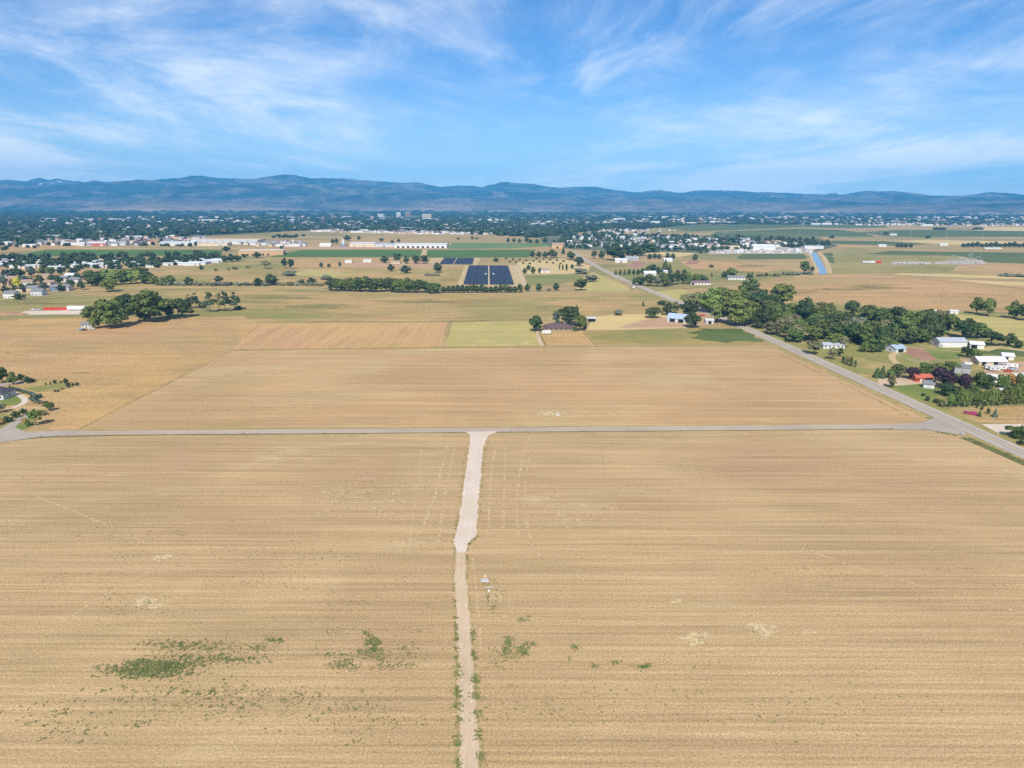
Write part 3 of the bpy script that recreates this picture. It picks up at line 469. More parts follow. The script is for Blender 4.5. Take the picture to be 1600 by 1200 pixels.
strip('canal_path', 'pale canal path right of the paved road', [(1000, 456), (1080, 450), (1160, 441), (1250, 432), (1275, 428), (1280, 420)], 4.0, 'olive', 4)
strip('canal_bank', 'pale path on the right canal bank', [(1296, 427), (1293, 412), (1286, 400), (1279, 394)], 9, 'path', 4)
strip('canal_bank', 'pale path on the left canal bank', [(1240, 433), (1270, 429), (1279, 424), (1272, 410), (1264, 395)], 7, 'path', 4)
sheet('canal_water', 'blue canal water flowing between pale banks', [(1266, 394), (1275, 394.5), (1281, 404), (1288, 417), (1292.5, 427), (1281, 429.5), (1279, 420), (1272, 408)], 'water', 6)
strip('ditch', 'dark ditch line along the pasture edge', [(400, 503.5), (560, 503), (700, 503), (760, 500.5), (835, 499.5)], 2.2, 'ditch', 4)
strip('ditch', 'second dark ditch behind the yellow field', [(712, 497), (830, 496.5)], 1.0, 'ditch', 4)
strip('ditch', 'dark ditch on the left edge of the golden field', [(-100, 501), (28, 500)], 2.5, 'ditch', 4)
strip('field_edge', 'grassy edge between the row field and the yellow field', [(691, 541), (702, 508)], 1.3, 'verge', 4)
strip('ditch', 'dark furrow left of the small tan field', [(853, 540), (842, 519)], 0.9, 'ditch', 5)
strip('ditch', 'dark furrow right of the small tan field', [(930, 539), (911, 519)], 0.8, 'ditch', 5)
strip('dirt_track', 'twin track lane up to the brown roofed farmhouse', [(847, 541), (839, 521), (842, 516)], 3.0, 'track', 4)
strip('field_edge', 'grassy fence line along the far side of the lot', [(362, 546.5), (700, 543.5), (1205, 538.5)], 1.8, 'verge', 5)
strip('field_edge', 'grassy left edge of the lot', [(124, 670), (358, 550)], 1.1, 'verge', 5)
strip('field_edge', 'weedy edge between the lot and the paved road', [(1208, 541), (1330, 598), (1448, 652)], 3.5, 'verge', 5)
soft_strip('field_edge', 'faint grassy line across the golden field', [(0, 549), (30, 555), (60, 558), (110, 559), (125, 560)], 1.6, 'p_green', 4)
soft_strip('wheel_track', 'old dark wheel track crossing the golden field', [(130, 615), (200, 590), (260, 568), (400, 520)], 1.3, 'p_dark', 4)
strip('field_edge', 'green verge of the two lane road by the front field', [(1508, 684), (1560, 706), (1640, 742)], 5, 'ditch', 4)
strip('dirt_track', 'farm track across the golden field', [(270, 500), (330, 501), (400, 502)], 3, 'path', 4)
strip('dirt_track', 'track beside the solar array', [(824, 448), (818, 440), (806, 415)], 4, 'track', 5)
strip('dirt_track', 'dirt track between the two green fields', [(660, 403), (664, 390)], 10, 'path', 5)
strip('dirt_track', 'service road down the middle of the solar array', [(764, 446), (763, 430), (763, 416)], 1.3, 'gravel', 6)
strip('field_edge', 'dark fence line across the olive pasture', [(1062, 452), (1180, 441), (1240, 436)], 2, 'ditch', 5)
strip('field_edge', 'dark furrow across the tan field', [(1440, 436), (1500, 441), (1600, 451)], 3, 'ditch', 4)
strip('dirt_track', 'lane along the top of the bare field', [(1420, 486.5), (1600, 484)], 3, 'ditch', 4)
strip('road', 'country road along the far fields', [(1100, 362), (1350, 372), (1600, 373)], 12, 'path', 4)
strip('dirt_track', 'pale gravel lane behind the lawn corral', [(1405, 541), (1470, 547), (1500, 550)], 2.5, 'path', 5)

# ------------------------------------------------------------------ mountains
def vnoise(x, y, seed):
    xi = np.floor(x).astype(np.int64); yi = np.floor(y).astype(np.int64); fx = x - xi; fy = y - yi
    def h(a, b):
        n = (a * 374761393 + b * 668265263 + seed * 974711) & 0x7fffffff; n = ((n ^ (n >> 13)) * 1274126177) & 0x7fffffff
        return ((n ^ (n >> 16)) & 0xffff) / 65535.0
    sx = fx * fx * (3 - 2 * fx); sy = fy * fy * (3 - 2 * fy)
    return (h(xi, yi) * (1 - sx) + h(xi + 1, yi) * sx) * (1 - sy) + (h(xi, yi + 1) * (1 - sx) + h(xi + 1, yi + 1) * sx) * sy
def fbm(x, y, seed, octs=6, ridged=False):
    s = np.zeros_like(x); a = 0.5; t = 0
    for k in range(octs):
        n = vnoise(x * 2 ** k, y * 2 ** k, seed + k)
        if ridged: n = 1 - np.abs(2 * n - 1)
        s += a * n; t += a; a *= 0.52
    return s / t
def elev(x, y, D):
    u, v = x - 800.0, y - 600.0; u2, v2 = u * cr + v * sr, -u * sr + v * cr
    dx, dy, dz = u2, F * cp - v2 * sp, -F * sp - v2 * cp
    return H + D * dz / math.hypot(dx, dy)
SNOW = [(-200, 290), (0, 281), (20, 279), (45, 281), (60, 277), (68, 275.5), (80, 279), (95, 278), (104, 280), (118, 281), (128, 281), (140, 285), (200, 290), (2000, 312)]
SKY1 = [(-400, 284), (-100, 280), (0, 286), (50, 289), (92, 287), (135, 284), (150, 281), (170, 284), (212, 282), (250, 280), (287, 276), (315, 272), (350, 275.5), (400, 278), (425, 275), (445, 270), (482, 274.5), (500, 276), (537, 277), (555, 279), (587, 282), (625, 285), (650, 284), (668, 287), (685, 290.5), (725, 289), (755, 290), (782, 282.5), (800, 283.5), (837, 287.5), (870, 292), (905, 291), (932, 292), (962, 297.5), (1000, 299.5), (1025, 296), (1060, 300.5), (1087, 297), (1150, 297.5), (1200, 300.5), (1250, 302.5), (1287, 303), (1300, 301.5), (1310, 304), (1330, 301), (1350, 297.5), (1392, 297.5), (1425, 301), (1450, 304.5), (1500, 305), (1545, 300), (1600, 304), (1800, 300), (2100, 306)]
RID2 = [(-400, 292), (0, 288), (37, 290), (75, 297), (112, 302), (180, 300), (237, 299), (275, 291), (340, 288), (400, 287), (487, 287), (525, 291), (587, 291), (637, 296), (690, 299), (740, 297), (800, 299), (850, 301), (900, 304), (960, 303), (1040, 307), (1100, 305), (1180, 308), (1250, 309), (1350, 306), (1450, 310), (1520, 307), (1600, 310), (2100, 308)]
RID3 = [(-400, 308), (0, 306), (100, 312), (180, 316), (250, 309), (330, 314), (420, 316), (520, 308), (560, 305), (620, 312), (700, 309), (800, 311), (900, 314), (1000, 311), (1100, 315), (1200, 317), (1300, 314), (1400, 318), (1500, 319), (1600, 316), (2100, 316)]
def build_mountains():
    na, nr = 1100, 230; A = np.linspace(-math.radians(46), math.radians(46), na); Rr = np.concatenate([np.linspace(8600, 13600, 160), np.linspace(13650, 17400, nr - 160)])
    a, r = np.meshgrid(A, Rr); X = r * np.sin(a); Y = r * np.cos(a); xpix = 800 + 1103.6 * np.tan(A)
    h = np.zeros_like(a) - 3
    wx = fbm(X / 1700, Y / 1700, 5, 4) - .5
    rg = fbm(X / 1000 + wx, Y / 1300 + wx, 21, 6, True); rg2 = fbm(X / 460, Y / 600, 33, 5, True)
    for pts, D, w, back, na_ in ((SNOW, 16300, 1300, 700, .5), (SKY1, 13600, 2300, 1400, 1), (RID2, 11600, 1700, 1100, 1), (RID3, 10000, 1100, 700, .9)):
        px_ = np.array([p[0] for p in pts], float); hh = np.array([elev(p[0], p[1], D) for p in pts]); hc = np.interp(xpix, px_, hh)[None, :]
        Dk = D + (fbm(X / 5000, Y * 0 + D, 9, 3) - .5) * w * .5; off = np.clip((260 - xpix) / 300, 0, 1)[None, :] * 1900 * (D < 13000); hc = hc * (D + off) / D; Dk = Dk + off; t = (r - Dk)
        pr = np.where(t < 0, np.clip(1 + t / w, 0, 1) ** 1.15, np.clip(1 - t / back, 0, 1))
        e = hc * pr - (1 - rg) * 1.0 * hc * np.clip(1.03 - pr, 0, 1) * np.clip(pr * 3, 0, 1) - (1 - rg2) * 0.26 * hc * np.clip(pr * 2, 0, 1) * np.clip(1.15 - pr, 0, 1) * na_
        h = np.maximum(h, e + (rg2 - .5) * 14 * pr + (fbm(X / 320, Y / 320, 51, 4, True) - .5) * 26 * np.clip(pr * 3, 0, 1))
    v = np.stack([X.ravel(), Y.ravel(), h.ravel()], 1); i = (np.arange(na - 1)[None, :] + na * np.arange(nr - 1)[:, None]).ravel()
    f = np.stack([i, i + 1, i + 1 + na, i + na], 1)
    t = NT('mountain_forest_painted_relief'); g = t.geo()
    n = t.noise(t.mapping(g, (1, 0.4, 5)), 0.0016, 10, 0.70, 0.7); col = t.mix(t.rng(n, 0.45, 0.62, 0, 1, True), (0.016, 0.028, 0.024), (0.12, 0.10, 0.085))
    n2 = t.noise(t.mapping(g, (1, 0.4, 4)), 0.006, 7, 0.7); col = t.scale(col, t.rng(n2, 0.3, 0.7, 0.2, 1.8))  # noise contrast painted in for relief shading the frontal sun leaves out
    sep = t.N.new('ShaderNodeSeparateXYZ'); t.L.new(g, sep.inputs[0])
    n3 = t.noise(t.mapping(g, (0.25, 1, 1)), 0.0012, 5, 0.6); low = t.math('MULTIPLY', t.rng(sep.outputs[2], 5, 170, 1, 0), t.rng(n3, 0.40, 0.58, 0, .9)); col = t.mix(low, col, (0.34, 0.23, 0.15))
    rk = t.noise(t.mapping(g, (1, 1, 3)), 0.002, 8, 0.75, 1.0); col = t.mix(t.rng(rk, 0.60, 0.70, 0, 0.4, True), col, (0.26, 0.21, 0.17))
    dist = t.N.new('ShaderNodeVectorMath'); dist.operation = 'LENGTH'; t.L.new(g, dist.inputs[0])
    sn = t.math('MULTIPLY', t.rng(dist.outputs['Value'], 14900, 15200, 0, 1), t.rng(t.noise(g, 0.0035, 5, 0.7), 0.57, 0.62, 0, 0.8)); col = t.mix(sn, col, (0.6, 0.6, 0.62))
    o = obj('mountains', mesh('mountains', v, f, t.done(col, 0.95, 0.05), smooth=False)); tag(o, 'blue hazy forested mountain range along the horizon', 'mountains', kind='structure')
build_mountains()

# ------------------------------------------------------------------ trees
def quads(c, nrm, size, rs):
    n = len(c); nrm = nrm / (np.linalg.norm(nrm, axis=1, keepdims=True) + 1e-9)
    ref = rs.normal(size=(n, 3)); a = np.cross(nrm, ref); a /= (np.linalg.norm(a, axis=1, keepdims=True) + 1e-9); b = np.cross(nrm, a)
    s = size * rs.uniform(.6, 1.35, (n, 1)); s2 = s * rs.uniform(.6, 1.0, (n, 1)); bend = nrm * s * rs.uniform(-.25, .25, (n, 1))
    v = np.stack([c - a * s - b * s2, c + a * s - b * s2 + bend, c + a * s + b * s2, c - a * s + b * s2 - bend], 1).reshape(-1, 3)
    return v, np.arange(4 * n).reshape(n, 4)
def sphere_pts(n, rs):
    d = rs.normal(size=(n, 3)); return d / np.linalg.norm(d, axis=1, keepdims=True)
def crown_arrays(kind, seed, n, size):
    rs = np.random.default_rng(seed)
    C = []; Nn = []
    def lobes(cs, rad, cnt, sq=0.85):
        for c, r, k in zip(cs, rad, cnt):
            d = sphere_pts(k, rs); d[:, 2] = np.where(d[:, 2] < -0.3, -d[:, 2] * .6, d[:, 2]); d /= np.linalg.norm(d, axis=1, keepdims=True)
            rr = r * rs.uniform(.66, 1.10, (k, 1)) * np.where(rs.random((k, 1)) < .14, 1.25, 1); C.append(np.array(c) + d * rr * np.array([1, 1, sq])); Nn.append(d + rs.normal(size=(k, 3)) * .38)
    if kind in ('oak', 'tall', 'shrub', 'open'):
        cz, rz, rx, nl, lr = {'oak': (.50, .36, .37, 26, .155), 'tall': (.51, .40, .34, 24, .14), 'shrub': (.36, .34, .38, 14, .19), 'open': (.55, .35, .37, 18, .13)}[kind]
        cs = []
        while len(cs) < nl:
            d = sphere_pts(1, rs)[0] * (rs.random() ** .38); w = 1 - .35 * max(0, d[2]); cs.append((d[0] * rx * w, d[1] * rx * w, cz + d[2] * rz))
        rad = rs.uniform(.7, 1.25, nl) * lr; tot = (rad ** 2).sum(); lobes(cs, rad, [max(4, int(n * q * q / tot)) for q in rad])
    elif kind == 'column':
        nl = 16; z = np.linspace(.10, .93, nl); prof = np.sin(np.clip((z - .02) / 1.0, 0, 1) * math.pi) ** .5
        cs = [(rs.uniform(-.18, .18), rs.uniform(-.18, .18), q) for q in z]; rad = .34 * prof * rs.uniform(.75, 1.1, nl); tot = (rad ** 2).sum()
        for c, r in zip(cs, rad):
            k = max(4, int(n * r * r / tot)); d = sphere_pts(k, rs); C.append(np.array(c) + d * np.array([r, r, .09]) * rs.uniform(.8, 1.1, (k, 1))); Nn.append(d + rs.normal(size=(k, 3)) * .35)
    elif kind == 'cone':
        tz = rs.random(n) ** 1.6; z = .08 + tz * .92; tier = 1 - .18 * ((z * 11) % 1.0); r = .5 * (1 - tz) ** .85 * tier * rs.uniform(.78, 1.03, n) + .015; th = rs.uniform(0, 2 * math.pi, n)
        lob = 1 + .14 * np.sin(th * 3 + z * 9); C.append(np.stack([np.cos(th) * r * lob, np.sin(th) * r * lob, z - .05 * r], 1)); Nn.append(np.stack([np.cos(th), np.sin(th), np.full(n, .55)], 1) + rs.normal(size=(n, 3)) * .35)
    elif kind == 'pine':
        nl = 15; cs = []; rad = []
        for q in range(nl):
            z = rs.uniform(.32, .95); t = rs.uniform(0, 6.28); rr = .30 * (1.1 - z) ** .6 * rs.uniform(.5, 1.2); cs.append((math.cos(t) * rr, math.sin(t) * rr, z)); rad.append(.17 * (1.25 - z) * rs.uniform(.8, 1.3) + .03)
        rad = np.array(rad); tot = (rad ** 2).sum(); lobes(cs, rad, [max(4, int(n * q * q / tot)) for q in rad], .6)
    c = np.concatenate(C); nn = np.concatenate(Nn); return quads(c, nn, size, rs)
def trunk_mb(kind, seed):
    r = random.Random(seed); m = MB(); top = {'oak': .42, 'tall': .5, 'open': .5, 'shrub': .3, 'column': .6, 'cone': .8, 'pine': .85}[kind]; w = {'shrub': .02, 'oak': .035}.get(kind, .026)
    m.tube((0, 0, -.01), (0, 0, top * .5), w, w * .75, 6); m.tube((0, 0, top * .5), (r.uniform(-.02, .02), 0, top), w * .75, w * .45, 6)
    if kind in ('oak', 'tall', 'open', 'shrub'):
        for k in range(5):
            t = k * 1.26 + r.random(); z = top * r.uniform(.5, .9); m.tube((0, 0, z), (math.cos(t) * .25, math.sin(t) * .25, z + r.uniform(.12, .25)), w * .5, w * .2, 5)
    return m
LOD = {0: (2300, .030), 1: (700, .050), 2: (230, .082)}
_cr = {}; _tr = {}; NV = {'oak': 6, 'tall': 4, 'shrub': 3, 'column': 3, 'cone': 3, 'pine': 3, 'open': 3}
def crown_np(kind, var, lod):
    k = (kind, var, lod)
    if k not in _cr: _cr[k] = crown_arrays(kind, sum(map(ord, kind)) * 31 + var * 7 + 1, *LOD[lod])
    return _cr[k]
_cm = {}
def crown_mesh(kind, var, lod, leaf, with_trunk):
    k = (kind, var, lod, leaf, with_trunk)
    if k not in _cm:
        v, f = crown_np(kind, var, lod)
        if with_trunk:
            t = trunk_mb(kind, var); n = len(v); vv = v.tolist() + [list(map(float, q)) for q in t.v]; ff = f.tolist() + [tuple(n + i for i in q) for q in t.f]
            _cm[k] = mesh('tree', vv, ff, [LEAF[leaf], BARK], [0] * len(f) + [1] * len(t.f))
        else: _cm[k] = mesh('crown', v, f, LEAF[leaf])
    return _cm[k]
def trunk_mesh(kind, var):
    if (kind, var) not in _tr: _tr[(kind, var)] = trunk_mb(kind, var).me('trunk', [BARK])
    return _tr[(kind, var)]
NAMES = {'oak': 'deciduous_tree', 'tall': 'deciduous_tree', 'open': 'deciduous_tree', 'shrub': 'shrub', 'column': 'columnar_tree', 'cone': 'conifer_tree', 'pine': 'pine_tree'}
TREES = []
def in_poly(x, y, poly):
    c = False; j = len(poly) - 1
    for i in range(len(poly)):
        if (poly[i][1] > y) != (poly[j][1] > y) and x < (poly[j][0] - poly[i][0]) * (y - poly[i][1]) / (poly[j][1] - poly[i][1]) + poly[i][0]: c = not c
        j = i
    return c
def T(x, y, h, w, kind, leaf, label, group=None, cat=None):
    p = P(x, y); z = depth(p); TREES.append(dict(x=x, p=p, h=h * z / (F * cp), w=w * z / F, hp=h, kind=kind, leaf=leaf, label=label, group=group, cat=cat or ('shrub' if kind == 'shrub' else 'tree')))
_T = ['twenty', 'thirty', 'forty', 'fifty']
ORD = ['first', 'second', 'third', 'fourth', 'fifth', 'sixth', 'seventh', 'eighth', 'ninth', 'tenth', 'eleventh', 'twelfth', 'thirteenth', 'fourteenth', 'fifteenth', 'sixteenth', 'seventeenth', 'eighteenth', 'nineteenth']
for _i, _w in enumerate(_T): ORD += [['twentieth', 'thirtieth', 'fortieth', 'fiftieth'][_i]] + [_w + '-' + o for o in ORD[:9]]
def cluster(desc, group, items, ordinal=True):
    items = sorted(items, key=lambda q: q[0])
    for i, (x, y, h, w, kind, leaf) in enumerate(items):
        if 1 < len(items) <= len(ORD): lab = '%s from the left of the %s' % (ORD[i], group)
        else: lab = desc
        T(x, y, h, w, kind, leaf, lab, group if len(items) > 1 else None)
# left grove
for a in [(172, 512, 48, 44, 'oak', 'green', 'large dark round tree at the left end of the grove, above the small house'),
          (155, 513, 30, 22, 'oak', 'light', 'low light green tree hiding the small house by the grove'),
          (140, 502, 24, 24, 'oak', 'green', 'bushy tree at the far left of the grove by the white trailer'),
          (197, 493, 33, 30, 'oak', 'dark', 'dark tree between the two biggest crowns of the left grove'),
          (212, 492, 28, 22, 'oak', 'green', 'mid green tree half hidden behind the biggest crown of the left grove'),
          (234, 503, 48, 56, 'oak', 'green', 'biggest bright green spreading tree of the left grove with shadow below'),
          (226, 503, 20, 22, 'oak', 'dark', 'low dark tree under the biggest crown of the left grove'),
          (263, 496, 30, 28, 'oak', 'dark', 'dark tree right of the biggest crown in the left grove'),
          (285, 496, 30, 28, 'oak', 'dark', 'dark olive tree at the right end of the dense left grove'),
          (298, 495, 17, 14, 'open', 'olive', 'small olive tree at the right foot of the dense left grove'),
          (187, 500, 14, 16, 'shrub', 'dark', 'dark bush in the gap of the left grove')]: T(*a, group='trees of the left grove')
cluster('', 'pines right of the left grove', [(296, 482, 21, 12, 'pine', 'olive'), (306, 482, 23, 14, 'pine', 'needle'), (313, 483, 10, 10, 'pine', 'needle'), (328, 488, 30, 18, 'pine', 'needle'), (320, 485, 12, 10, 'pine', 'olive'), (343, 486, 27, 14, 'pine', 'olive'), (352, 487, 30, 16, 'pine', 'needle'), (366, 485, 27, 20, 'pine', 'needle')])
T(373, 484, 8, 10, 'shrub', 'dark', 'low dark bush at the right end of the pines')
_rb = random.Random(21)
BELT = [(1188, 505), (1205, 480), (1250, 488), (1290, 492), (1340, 500), (1400, 495), (1480, 515), (1470, 538), (1395, 550), (1345, 538), (1285, 545), (1245, 534), (1200, 515)]
def _belt():
    xs = []
    while len(xs) < 57:
        x, y = _rb.uniform(1185, 1482), _rb.uniform(480, 550)
        if in_poly(x, y, BELT): xs.append((x, y, _rb.uniform(16, 27), _rb.uniform(24, 34), 'oak', _rb.choice(['green', 'dark', 'green', 'green', 'olive'])))
    cluster('', 'low filler trees inside the long belt', xs)
# farmhouse
for a in [(838, 518, 26, 22, 'tall', 'dark', 'dense dark tree left of the brown roofed farmhouse'), (869, 507, 22, 12, 'tall', 'blue', 'grey green spruce behind the left of the brown roof'),
          (889, 508, 30, 34, 'oak', 'dark', 'largest dark round tree behind the brown roofed farmhouse'), (907, 517, 25, 20, 'oak', 'green', 'green tree at the right end of the brown roofed farmhouse'),
          (899, 517, 11, 9, 'cone', 'blue', 'small conical evergreen in front of the farmhouse right end'), (914, 513, 11, 9, 'oak', 'green', 'small round tree nearest the open dark shed'), (901, 500, 22, 5, 'column', 'dark', 'thin spire tree poking above the farmhouse trees')]: T(*a)
# around blue barn
for a in [(966, 493, 11, 14, 'shrub', 'silver', 'silver grey bush alone on the tan grass right of the shed'), (1005, 478, 7, 5, 'cone', 'green', 'tiny lone conifer in the pasture above the silver bush'),
          (1021, 497, 17, 25, 'oak', 'dark', 'lone round dark tree with flat shadow left of the blue barn'), (1034, 476, 8, 13, 'shrub', 'dark', 'small dark bush beside the road bend above the lone round tree'),
          (1043, 493, 21, 16, 'oak', 'dark', 'dark tree directly left of the blue barn'), (1055, 490, 20, 13, 'tall', 'olive', 'grey green tree behind the peak of the blue barn'),
          (1076, 494, 24, 26, 'oak', 'dark', 'dark tree behind the right side of the blue barn'), (1081, 512, 24, 25, 'oak', 'dark', 'round dark tree in front of the blue barn corner')]: T(*a)
cluster('', 'big bright trees beside the road by the blue barn', [(1072, 479, 22, 24, 'open', 'olive'), (1088, 480, 24, 22, 'oak', 'olive'), (1108, 488, 37, 36, 'oak', 'light'), (1125, 482, 34, 34, 'oak', 'green'), (1120, 504, 32, 30, 'oak', 'light'), (1148, 508, 46, 46, 'oak', 'light'), (1143, 490, 38, 34, 'oak', 'green'), (1160, 482, 34, 34, 'oak', 'green'), (1172, 506, 38, 34, 'oak', 'green'), (1180, 489, 34, 34, 'oak', 'dark'), (1192, 514, 32, 30, 'oak', 'dark'), (1172, 460, 24, 30, 'oak', 'green'), (1190, 470, 18, 22, 'oak', 'dark')])
cluster('dark green tree in the long belt right of the paved road', 'trees of the long belt right of the road',
    [(1222, 480, 38, 38, 'oak', 'green'), (1203, 487, 26, 26, 'oak', 'dark'), (1254, 503, 32, 28, 'oak', 'dark'), (1235, 500, 26, 28, 'oak', 'green'), (1212, 508, 26, 26, 'oak', 'green'), (1226, 520, 26, 28, 'oak', 'olive'), (1207, 522, 22, 26, 'oak', 'olive'), (1240, 535, 22, 26, 'oak', 'green'), (1255, 533, 24, 26, 'oak', 'green'), (1270, 534, 26, 26, 'oak', 'green'), (1252, 518, 18, 24, 'oak', 'green'),
     (1288, 503, 25, 30, 'oak', 'green'), (1298, 490, 17, 10, 'tall', 'green'), (1276, 510, 18, 26, 'oak', 'green'), (1330, 491, 21, 26, 'oak', 'dark'), (1302, 512, 22, 28, 'oak', 'dark'), (1356, 516, 38, 36, 'oak', 'green'), (1376, 520, 40, 36, 'oak', 'green'), (1396, 517, 40, 36, 'oak', 'dark'),
     (1288, 530, 26, 28, 'oak', 'green'), (1308, 532, 28, 30, 'oak', 'dark'), (1330, 537, 32, 30, 'oak', 'dark'), (1352, 541, 32, 28, 'tall', 'green'), (1372, 541, 30, 26, 'tall', 'dark'), (1392, 535, 30, 26, 'oak', 'dark'), (1410, 530, 44, 36, 'oak', 'green'), (1432, 528, 42, 34, 'tall', 'green'), (1452, 531, 42, 34, 'oak', 'dark'), (1475, 523, 37, 28, 'open', 'green'), (1448, 507, 26, 26, 'oak', 'green'), (1466, 507, 24, 20, 'open', 'olive'), (1418, 510, 22, 26, 'oak', 'olive'), (1420, 533, 22, 24, 'oak', 'olive'), (1340, 520, 26, 24, 'oak', 'silver'),
     (1443, 534, 30, 26, 'oak', 'dark'), (1462, 530, 28, 24, 'oak', 'dark'), (1503, 528, 27, 32, 'oak', 'dark'), (1527, 529, 26, 30, 'oak', 'green'), (1515, 512, 14, 20, 'oak', 'dark')], False)
_belt()
for a in [(1337, 509, 19, 26, 'oak', 'light', 'yellow green bright tree in the middle of the right belt'), (1313, 511, 15, 15, 'cone', 'silver', 'silver blue spruce beside the white roof in the right belt'),
          (1548, 540, 23, 30, 'open', 'dark', 'wide dark tree right of the white barn at the belt end'), (1525, 491, 27, 18, 'oak', 'green', 'left tree of the isolated pair on the hay meadow'), (1543, 494, 28, 21, 'oak', 'green', 'right tree of the isolated pair on the hay meadow'),
          (1584, 498, 27, 22, 'oak', 'green', 'tree with long shadow at the right edge of the hay meadow'), (1600, 501, 26, 20, 'oak', 'green', 'tree cut by the right picture edge on the hay meadow'),
          (1577, 541, 20, 19, 'oak', 'dark', 'dark tree beside the dirt lane at the right edge'), (1591, 544, 12, 15, 'oak', 'dark', 'small dark tree by the dirt lane near the right edge'),
          (1272, 554, 24, 24, 'open', 'olive', 'grey olive tree standing nearest the paved road by the long house'), (1300, 562, 20, 14, 'oak', 'olive', 'olive tree directly in front of the long white house'), (1312, 557, 14, 12, 'oak', 'green', 'green tree at the right end of the long white house')]: T(*a)
cluster('', 'thin saplings below the long white house', [(1317, 567, 11, 6, 'column', 'green'), (1323, 570, 13, 6, 'column', 'olive'), (1329, 572, 14, 6, 'column', 'green'), (1336, 574, 12, 4, 'column', 'olive')])
cluster('', 'low round trees behind the sunny lawn', [(1350, 550, 15, 16, 'oak', 'green'), (1362, 551, 15, 16, 'oak', 'green'), (1374, 550, 14, 14, 'oak', 'dark'), (1385, 546, 12, 12, 'oak', 'green')])
for a in [(1370, 590, 15, 11, 'cone', 'dark', 'left conifer of the pair by the roadside lawn'), (1378, 591, 19, 10, 'cone', 'dark', 'taller right conifer of the pair by the roadside lawn'),
          (1402, 590, 22, 21, 'oak', 'dark', 'round dark tree left of the purple tree'), (1391, 591, 14, 14, 'oak', 'green', 'small round tree right of the conifer pair'), (1393, 606, 20, 14, 'tall', 'olive', 'olive tree beside the paved road below the dirt drive'),
          (1427, 593, 20, 23, 'oak', 'purple', 'purple leaved tree left of the orange red house'), (1447, 585, 19, 22, 'oak', 'green', 'green tree above the orange red house'), (1466, 586, 19, 26, 'oak', 'green', 'green tree behind the large purple tree'), (1486, 580, 15, 26, 'oak', 'green', 'light green tree left of the dark metal roof'),
          (1472, 606, 32, 36, 'oak', 'purple', 'largest purple leaved tree right of the orange red house'), (1506, 612, 28, 24, 'oak', 'purple', 'purple leaved tree beneath the dark metal roof'), (1493, 597, 14, 16, 'oak', 'green', 'green tree between the two purple trees'),
          (1480, 618, 20, 26, 'oak', 'dark', 'dark tree below the large purple tree'), (1498, 622, 18, 20, 'oak', 'green', 'green tree below the smaller purple tree'), (1528, 608, 28, 22, 'oak', 'green', 'green tree in front of the white L shaped shed'), (1545, 608, 24, 20, 'oak', 'dark', 'dark tree right of the white L shaped shed'),
          (1520, 620, 20, 18, 'tall', 'green', 'green tree behind the evergreen screen middle'), (1510, 558, 16, 20, 'oak', 'dark', 'dark bush in front of the white barn right end'), (1524, 560, 14, 18, 'oak', 'green', 'green bush below the black mouthed shed'),
          (1449, 627, 9, 8, 'oak', 'green', 'small tree on the lawn by the evergreen screen'), (1442, 619, 6, 6, 'shrub', 'dark', 'small dark bush on the lawn by the orange red house'), (1464, 630, 9, 10, 'shrub', 'dark', 'dark bush at the left end of the evergreen screen'),
          (1474, 637, 18, 10, 'tall', 'olive', 'olive tree at the left end of the evergreen screen'),
          (1530, 651, 9, 6, 'cone', 'silver', 'pale sapling right beside the pink vehicle'), (1534, 641, 8, 5, 'oak', 'green', 'small green sapling behind the pink vehicle'), (1526, 638, 6, 4, 'oak', 'rust', 'rusty brown sapling above the pink vehicle'), (1543.5, 647, 10, 6, 'column', 'rust', 'orange brown sapling on the dry paddock'), (1554, 652, 13, 7, 'cone', 'blue', 'blue green small spruce on the dry paddock'),
          (1591, 684, 27, 30, 'shrub', 'green', 'large round bush at the right edge beside the gravel driveway'), (1606, 696, 18, 20, 'shrub', 'dark', 'dark bush cut by the right edge beside the road')]: T(*a)
cluster('', 'evergreen screen above the pink vehicle', [(1484 + i * 9.3, 637 - i * .4, 25 + (i * 7 % 5), 13, 'tall', 'green') for i in range(14)])
cluster('', 'trees behind the evergreen screen at the right edge', [(1566, 606, 22, 18, 'oak', 'green'), (1580, 604, 20, 18, 'oak', 'rust'), (1592, 606, 22, 18, 'oak', 'green'), (1575, 620, 20, 18, 'tall', 'green'), (1592, 622, 24, 18, 'tall', 'green'), (1606, 618, 24, 18, 'tall', 'green')])
